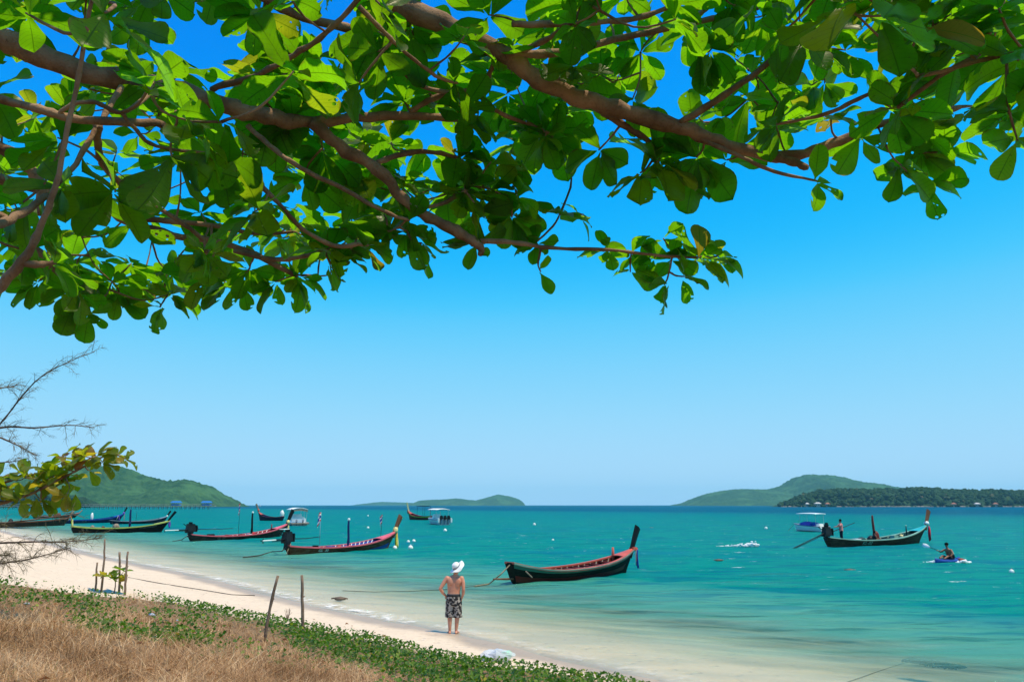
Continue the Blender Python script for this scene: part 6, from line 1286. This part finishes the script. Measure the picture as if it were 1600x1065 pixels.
# ------------------------------------------------------------------ dune plants: creeper leaves and dry grass (too many to count)
RG = np.random.default_rng(12)
def scatter(n, a0, a1, r0, r1):
    a = np.radians(RG.uniform(a0, a1, n)); r = np.sqrt(RG.uniform(r0 * r0, r1 * r1, n)); return r * np.sin(a), r * np.cos(a)
def near_bias(n, a0, a1, r0, r1, p=1.0):
    a = np.radians(RG.uniform(a0, a1, n)); u = RG.random(n) ** p; r = 1 / (u / r0 + (1 - u) / r1); return r * np.sin(a), r * np.cos(a)
def plant_mat(name, stops, tr, rough=0.6):
    k = N(name); tn = k.node('ShaderNodeAttribute', attribute_name='tint').outputs['Fac']; c = k.ramp(tn, stops)
    p = k.node('ShaderNodeBsdfPrincipled', i_Roughness=rough); k.put(p.inputs['Base Color'], c); p.inputs['Specular IOR Level'].default_value = 0.25
    t = k.node('ShaderNodeBsdfTranslucent'); k.put(t.inputs[0], k.mix(1.0, c, tr, 'MULTIPLY')); ms = k.node('ShaderNodeMixShader', i_0=0.35); k.l.new(p.outputs[0], ms.inputs[1]); k.l.new(t.outputs[0], ms.inputs[2]); k.l.new(ms.outputs[0], k.out.inputs[0]); return k.m
def green_amount(x, y):
    d = veg_in(x, y); s = x * AL[0] + y * AL[1]
    wdt = np.interp(s, [4, 9, 14, 20, 30], [4.7, 4.3, 3.1, 1.8, 1.2])           # the green belt is broad near the camera
    nz = 0.5 + 0.5 * fbm(x * 0.55, y * 0.55, 91, 3) * 1.6; nz2 = 0.5 + 0.5 * fbm(x * 1.3, y * 1.3, 95, 2) * 1.5
    g = 1 - smoothstep(d, wdt * (0.55 + 0.5 * nz), wdt * (0.85 + 0.6 * nz)); g = np.maximum(g, 0.7 * smoothstep(nz * 0.6 + nz2 * 0.4, 0.50, 0.70) * smoothstep(s, 11, 15))
    return g * smoothstep(d + 0.5 * (nz2 - 0.5), 0.0, 0.45)
# creeper
X, Y = near_bias(330000, -48, 20, 5.0, 42.0); g_ = green_amount(X, Y); keep = RG.random(len(X)) < g_ * (0.30 + 0.55 * smoothstep(np.hypot(X, Y), 9, 20)); X, Y = X[keep], Y[keep]; n = len(X)
Z = ground_z(X, Y); hgt = (0.03 + 0.17 * RG.random(n) ** 1.2) * (0.5 + 0.5 * smoothstep(veg_in(X, Y), 0, 0.8)) + 0.05 * (vnoise(X * 1.5, Y * 1.5, 77) * .5 + .5)
L = RG.uniform(0.038, 0.078, n); az = RG.uniform(0, 2 * PI, n); tilt = np.radians(RG.uniform(-15, 60, n)); roll = RG.normal(0, .5, n); fold = RG.uniform(.15, .5, n)
loc = np.array([(0, 0, 0), (.25, .36, 1), (.70, .42, 1), (1.0, .22, .6), (.90, 0, 0), (.25, -.36, 1), (.70, -.42, 1), (1.0, -.22, .6), (.45, 0, 0)])
lx = loc[:, 0][None] * L[:, None]; ly = loc[:, 1][None] * L[:, None]; lz = loc[:, 2][None] * (fold * L * .45)[:, None]
cr, sr = np.cos(roll)[:, None], np.sin(roll)[:, None]; ly, lz = ly * cr - lz * sr, ly * sr + lz * cr
ct, st_ = np.cos(tilt)[:, None], np.sin(tilt)[:, None]; lx, lz = lx * ct - lz * st_, lx * st_ + lz * ct
ca, sa = np.cos(az)[:, None], np.sin(az)[:, None]; wx, wy = lx * ca - ly * sa, lx * sa + ly * ca
VV = np.stack([wx + X[:, None], wy + Y[:, None], lz + (Z + hgt)[:, None]], 2).reshape(-1, 3)
ff = np.array([(0, 8, 1), (1, 8, 2), (2, 8, 4), (2, 4, 3), (0, 5, 8), (5, 6, 8), (6, 4, 8), (6, 7, 4)]); FF = (ff[None] + (np.arange(n) * 9)[:, None, None]).reshape(-1, 3)
me = npmesh('beach_creeper', VV, FF); attr(me, 'tint', np.repeat(np.clip(RG.beta(2.0, 2.2, n) * .88 + (RG.random(n) < .05) * .3, 0, 1), 9))
CREEP = plant_mat('creeper_leaf', [(0.0, (0.022, 0.065, 0.006)), (0.45, (0.06, 0.145, 0.012)), (0.80, (0.15, 0.24, 0.022)), (0.93, (0.42, 0.36, 0.04)), (1.0, (0.28, 0.14, 0.05))], (1.6, 1.9, 0.8), 0.45)
tag(link('beach_creeper', me, CREEP), kind='stuff')
# stems of the creeper
X, Y = near_bias(9000, -48, 20, 5.0, 30.0); keep = RG.random(len(X)) < green_amount(X, Y) * .8; X, Y = X[keep], Y[keep]
def blades(X, Y, H, wid, lean, segs=3, base_lift=0.0, droop=0.6):
    n = len(X); Z = ground_z(X, Y) - 0.01 + base_lift; az = RG.uniform(0, 2 * PI, n); ln = np.abs(RG.normal(lean, lean * .6, n)); wa = az + PI / 2 + RG.normal(0, .4, n)
    P = []
    for i in range(segs + 1):
        f = i / segs; out = ln * H * (f ** 1.6); up = H * (f - droop * np.minimum(ln, 1.2) * f * f * .55); w = wid * (1 - f * .9) * .5
        cx, cy_, cz = X + np.cos(az) * out + .04 * H * np.sin(f * 7 + az * 5), Y + np.sin(az) * out, Z + np.maximum(up, .01)
        if i < segs: P += [np.stack([cx - np.cos(wa) * w, cy_ - np.sin(wa) * w, cz], 1), np.stack([cx + np.cos(wa) * w, cy_ + np.sin(wa) * w, cz], 1)]
        else: P.append(np.stack([cx, cy_, cz], 1))
    k_ = len(P); V_ = np.stack(P, 1).reshape(-1, 3); tri = []
    for i in range(segs - 1): a = 2 * i; tri += [(a, a + 1, a + 3), (a, a + 3, a + 2)]
    a = 2 * (segs - 1); tri.append((a, a + 1, a + 2))
    F_ = (np.array(tri)[None] + (np.arange(n) * k_)[:, None, None]).reshape(-1, 3); return V_, F_, k_
STRAW = plant_mat('dry_grass', [(0.0, (0.14, 0.070, 0.026)), (0.40, (0.43, 0.245, 0.115)), (0.75, (0.66, 0.43, 0.235)), (1.0, (0.84, 0.64, 0.41))], (1.0, .95, .8), 0.75)
X, Y = near_bias(270000, -50, 22, 4.6, 40.0, 1.0); d = veg_in(X, Y); gr = green_amount(X, Y)
mound = 0.5 + 0.5 * fbm(X * .6, Y * .6, 81, 3) * 1.5; keep = RG.random(len(X)) < np.clip(1.05 - 1.0 * gr, .04, 1) * smoothstep(d, .1, .9) * (0.35 + 0.75 * smoothstep(mound, .2, .6)); X, Y, d, gr, mound = X[keep], Y[keep], d[keep], gr[keep], mound[keep]
c0 = ground_at(262, 1015); tuft = np.exp(-((X - c0.x) ** 2 + (Y - c0.y) ** 2) / 1.3 ** 2)
H = RG.uniform(.09, .30, len(X)) * (0.5 + .9 * np.clip(mound, 0, 1)) * (1 + 1.0 * tuft) * (1 - .35 * gr); dist = np.hypot(X, Y)
V_, F_, k_ = blades(X, Y, H, .0035 + .0005 * dist, 1.35); me = npmesh('dry_grass', V_, F_); attr(me, 'tint', np.repeat(np.clip(RG.beta(1.6, 1.7, len(X)) + .26 * vnoise(X * 1.6, Y * 1.6, 5) + .16 * vnoise(X * 5, Y * 5, 6), 0, 1), k_)); tag(link('dry_grass', me, STRAW), kind='stuff')
# a few green blades among the straw
X, Y = near_bias(26000, -52, 22, 3.2, 30.0); keep = (RG.random(len(X)) < .35 * smoothstep(fbm(X * .9, Y * .9, 33, 2), .0, .3)) & (veg_in(X, Y) > .3); X, Y = X[keep], Y[keep]
V_, F_, k_ = blades(X, Y, RG.uniform(.06, .17, len(X)), .005 + .0005 * np.hypot(X, Y), .6); me = npmesh('green_grass', V_, F_); attr(me, 'tint', np.repeat(RG.random(len(X)) * .8, k_)); tag(link('green_grass', me, CREEP), kind='stuff')
# wrack line of leaf scraps and weed along the sand
# dead leaves lying on sand and grass
DEAD = plant_mat('dead_leaf', [(0.0, (0.10, 0.045, 0.02)), (0.5, (0.26, 0.12, 0.055)), (1.0, (0.48, 0.30, 0.16))], (1, .8, .5), 0.8)
X, Y = near_bias(4200, -40, 16, 5.0, 45.0); xa_, ya_ = near_bias(26000, -40, 12, 6.0, 60.0); sd_ = shore_d(xa_, ya_); wl_ = 2.2 + 0.5 * vnoise(xa_ * .4, ya_ * .4, 8); kk = (np.abs(sd_ - wl_) < 0.16) & (RG.random(len(xa_)) < .6) & (veg_in(xa_, ya_) < -0.1); X, Y = np.concatenate([X, xa_[kk]]), np.concatenate([Y, ya_[kk]]); wr_ = np.concatenate([np.zeros(len(X) - kk.sum(), bool), np.ones(kk.sum(), bool)])
d = veg_in(X, Y); keep = wr_ | (d > -2.2) & (RG.random(len(X)) < np.where(d > 0, .30, .16)) & (shore_d(X, Y) > 1.6); X, Y, d, wr_ = X[keep], Y[keep], d[keep], wr_[keep]; n = len(X)
Z = ground_z(X, Y) + np.where(d > .3, .09, .008); L = RG.uniform(.03, .13, n) * np.where(wr_, .45, 1); az = RG.uniform(0, 2 * PI, n); cz = RG.uniform(.1, .4, n)
loc = np.array([(-.5, 0, 0), (0, .26, 1), (.5, 0, 0), (0, -.26, 1), (0, 0, .2)]); lx = loc[:, 0][None] * L[:, None]; ly = loc[:, 1][None] * L[:, None]; lz = loc[:, 2][None] * (L * cz)[:, None]
ca, sa = np.cos(az)[:, None], np.sin(az)[:, None]; VV = np.stack([lx * ca - ly * sa + X[:, None], lx * sa + ly * ca + Y[:, None], lz + Z[:, None]], 2).reshape(-1, 3)
ff = np.array([(0, 4, 1), (1, 4, 2), (2, 4, 3), (3, 4, 0)]); me = npmesh('fallen_leaves', VV, (ff[None] + (np.arange(n) * 5)[:, None, None]).reshape(-1, 3)); attr(me, 'tint', np.repeat(RG.random(n), 5)); tag(link('fallen_leaves', me, DEAD), kind='stuff')
# ------------------------------------------------------------------ the air: one closed box of even haze
hz = bpy.data.meshes.new('haze'); bm = bmesh.new(); bmesh.ops.create_cube(bm, size=1.0); bm.to_mesh(hz); bm.free()
hm = bpy.data.materials.new('haze'); hm.use_nodes = True; hn = hm.node_tree.nodes
for x in list(hn): hn.remove(x)
ho = hn.new('ShaderNodeOutputMaterial'); pv = hn.new('ShaderNodeVolumePrincipled')
pv.inputs['Color'].default_value = (0.32, 0.78, 0.95, 1); pv.inputs['Density'].default_value = 0.00007; pv.inputs['Anisotropy'].default_value = 0.0
hm.node_tree.links.new(pv.outputs[0], ho.inputs['Volume'])
o = link('haze', hz, hm); o.scale = (2 * FAR + 60, 2 * FAR + 60, 14 + 190); o.location = (0, 0, -14 + 102); tag(o, kind='stuff')
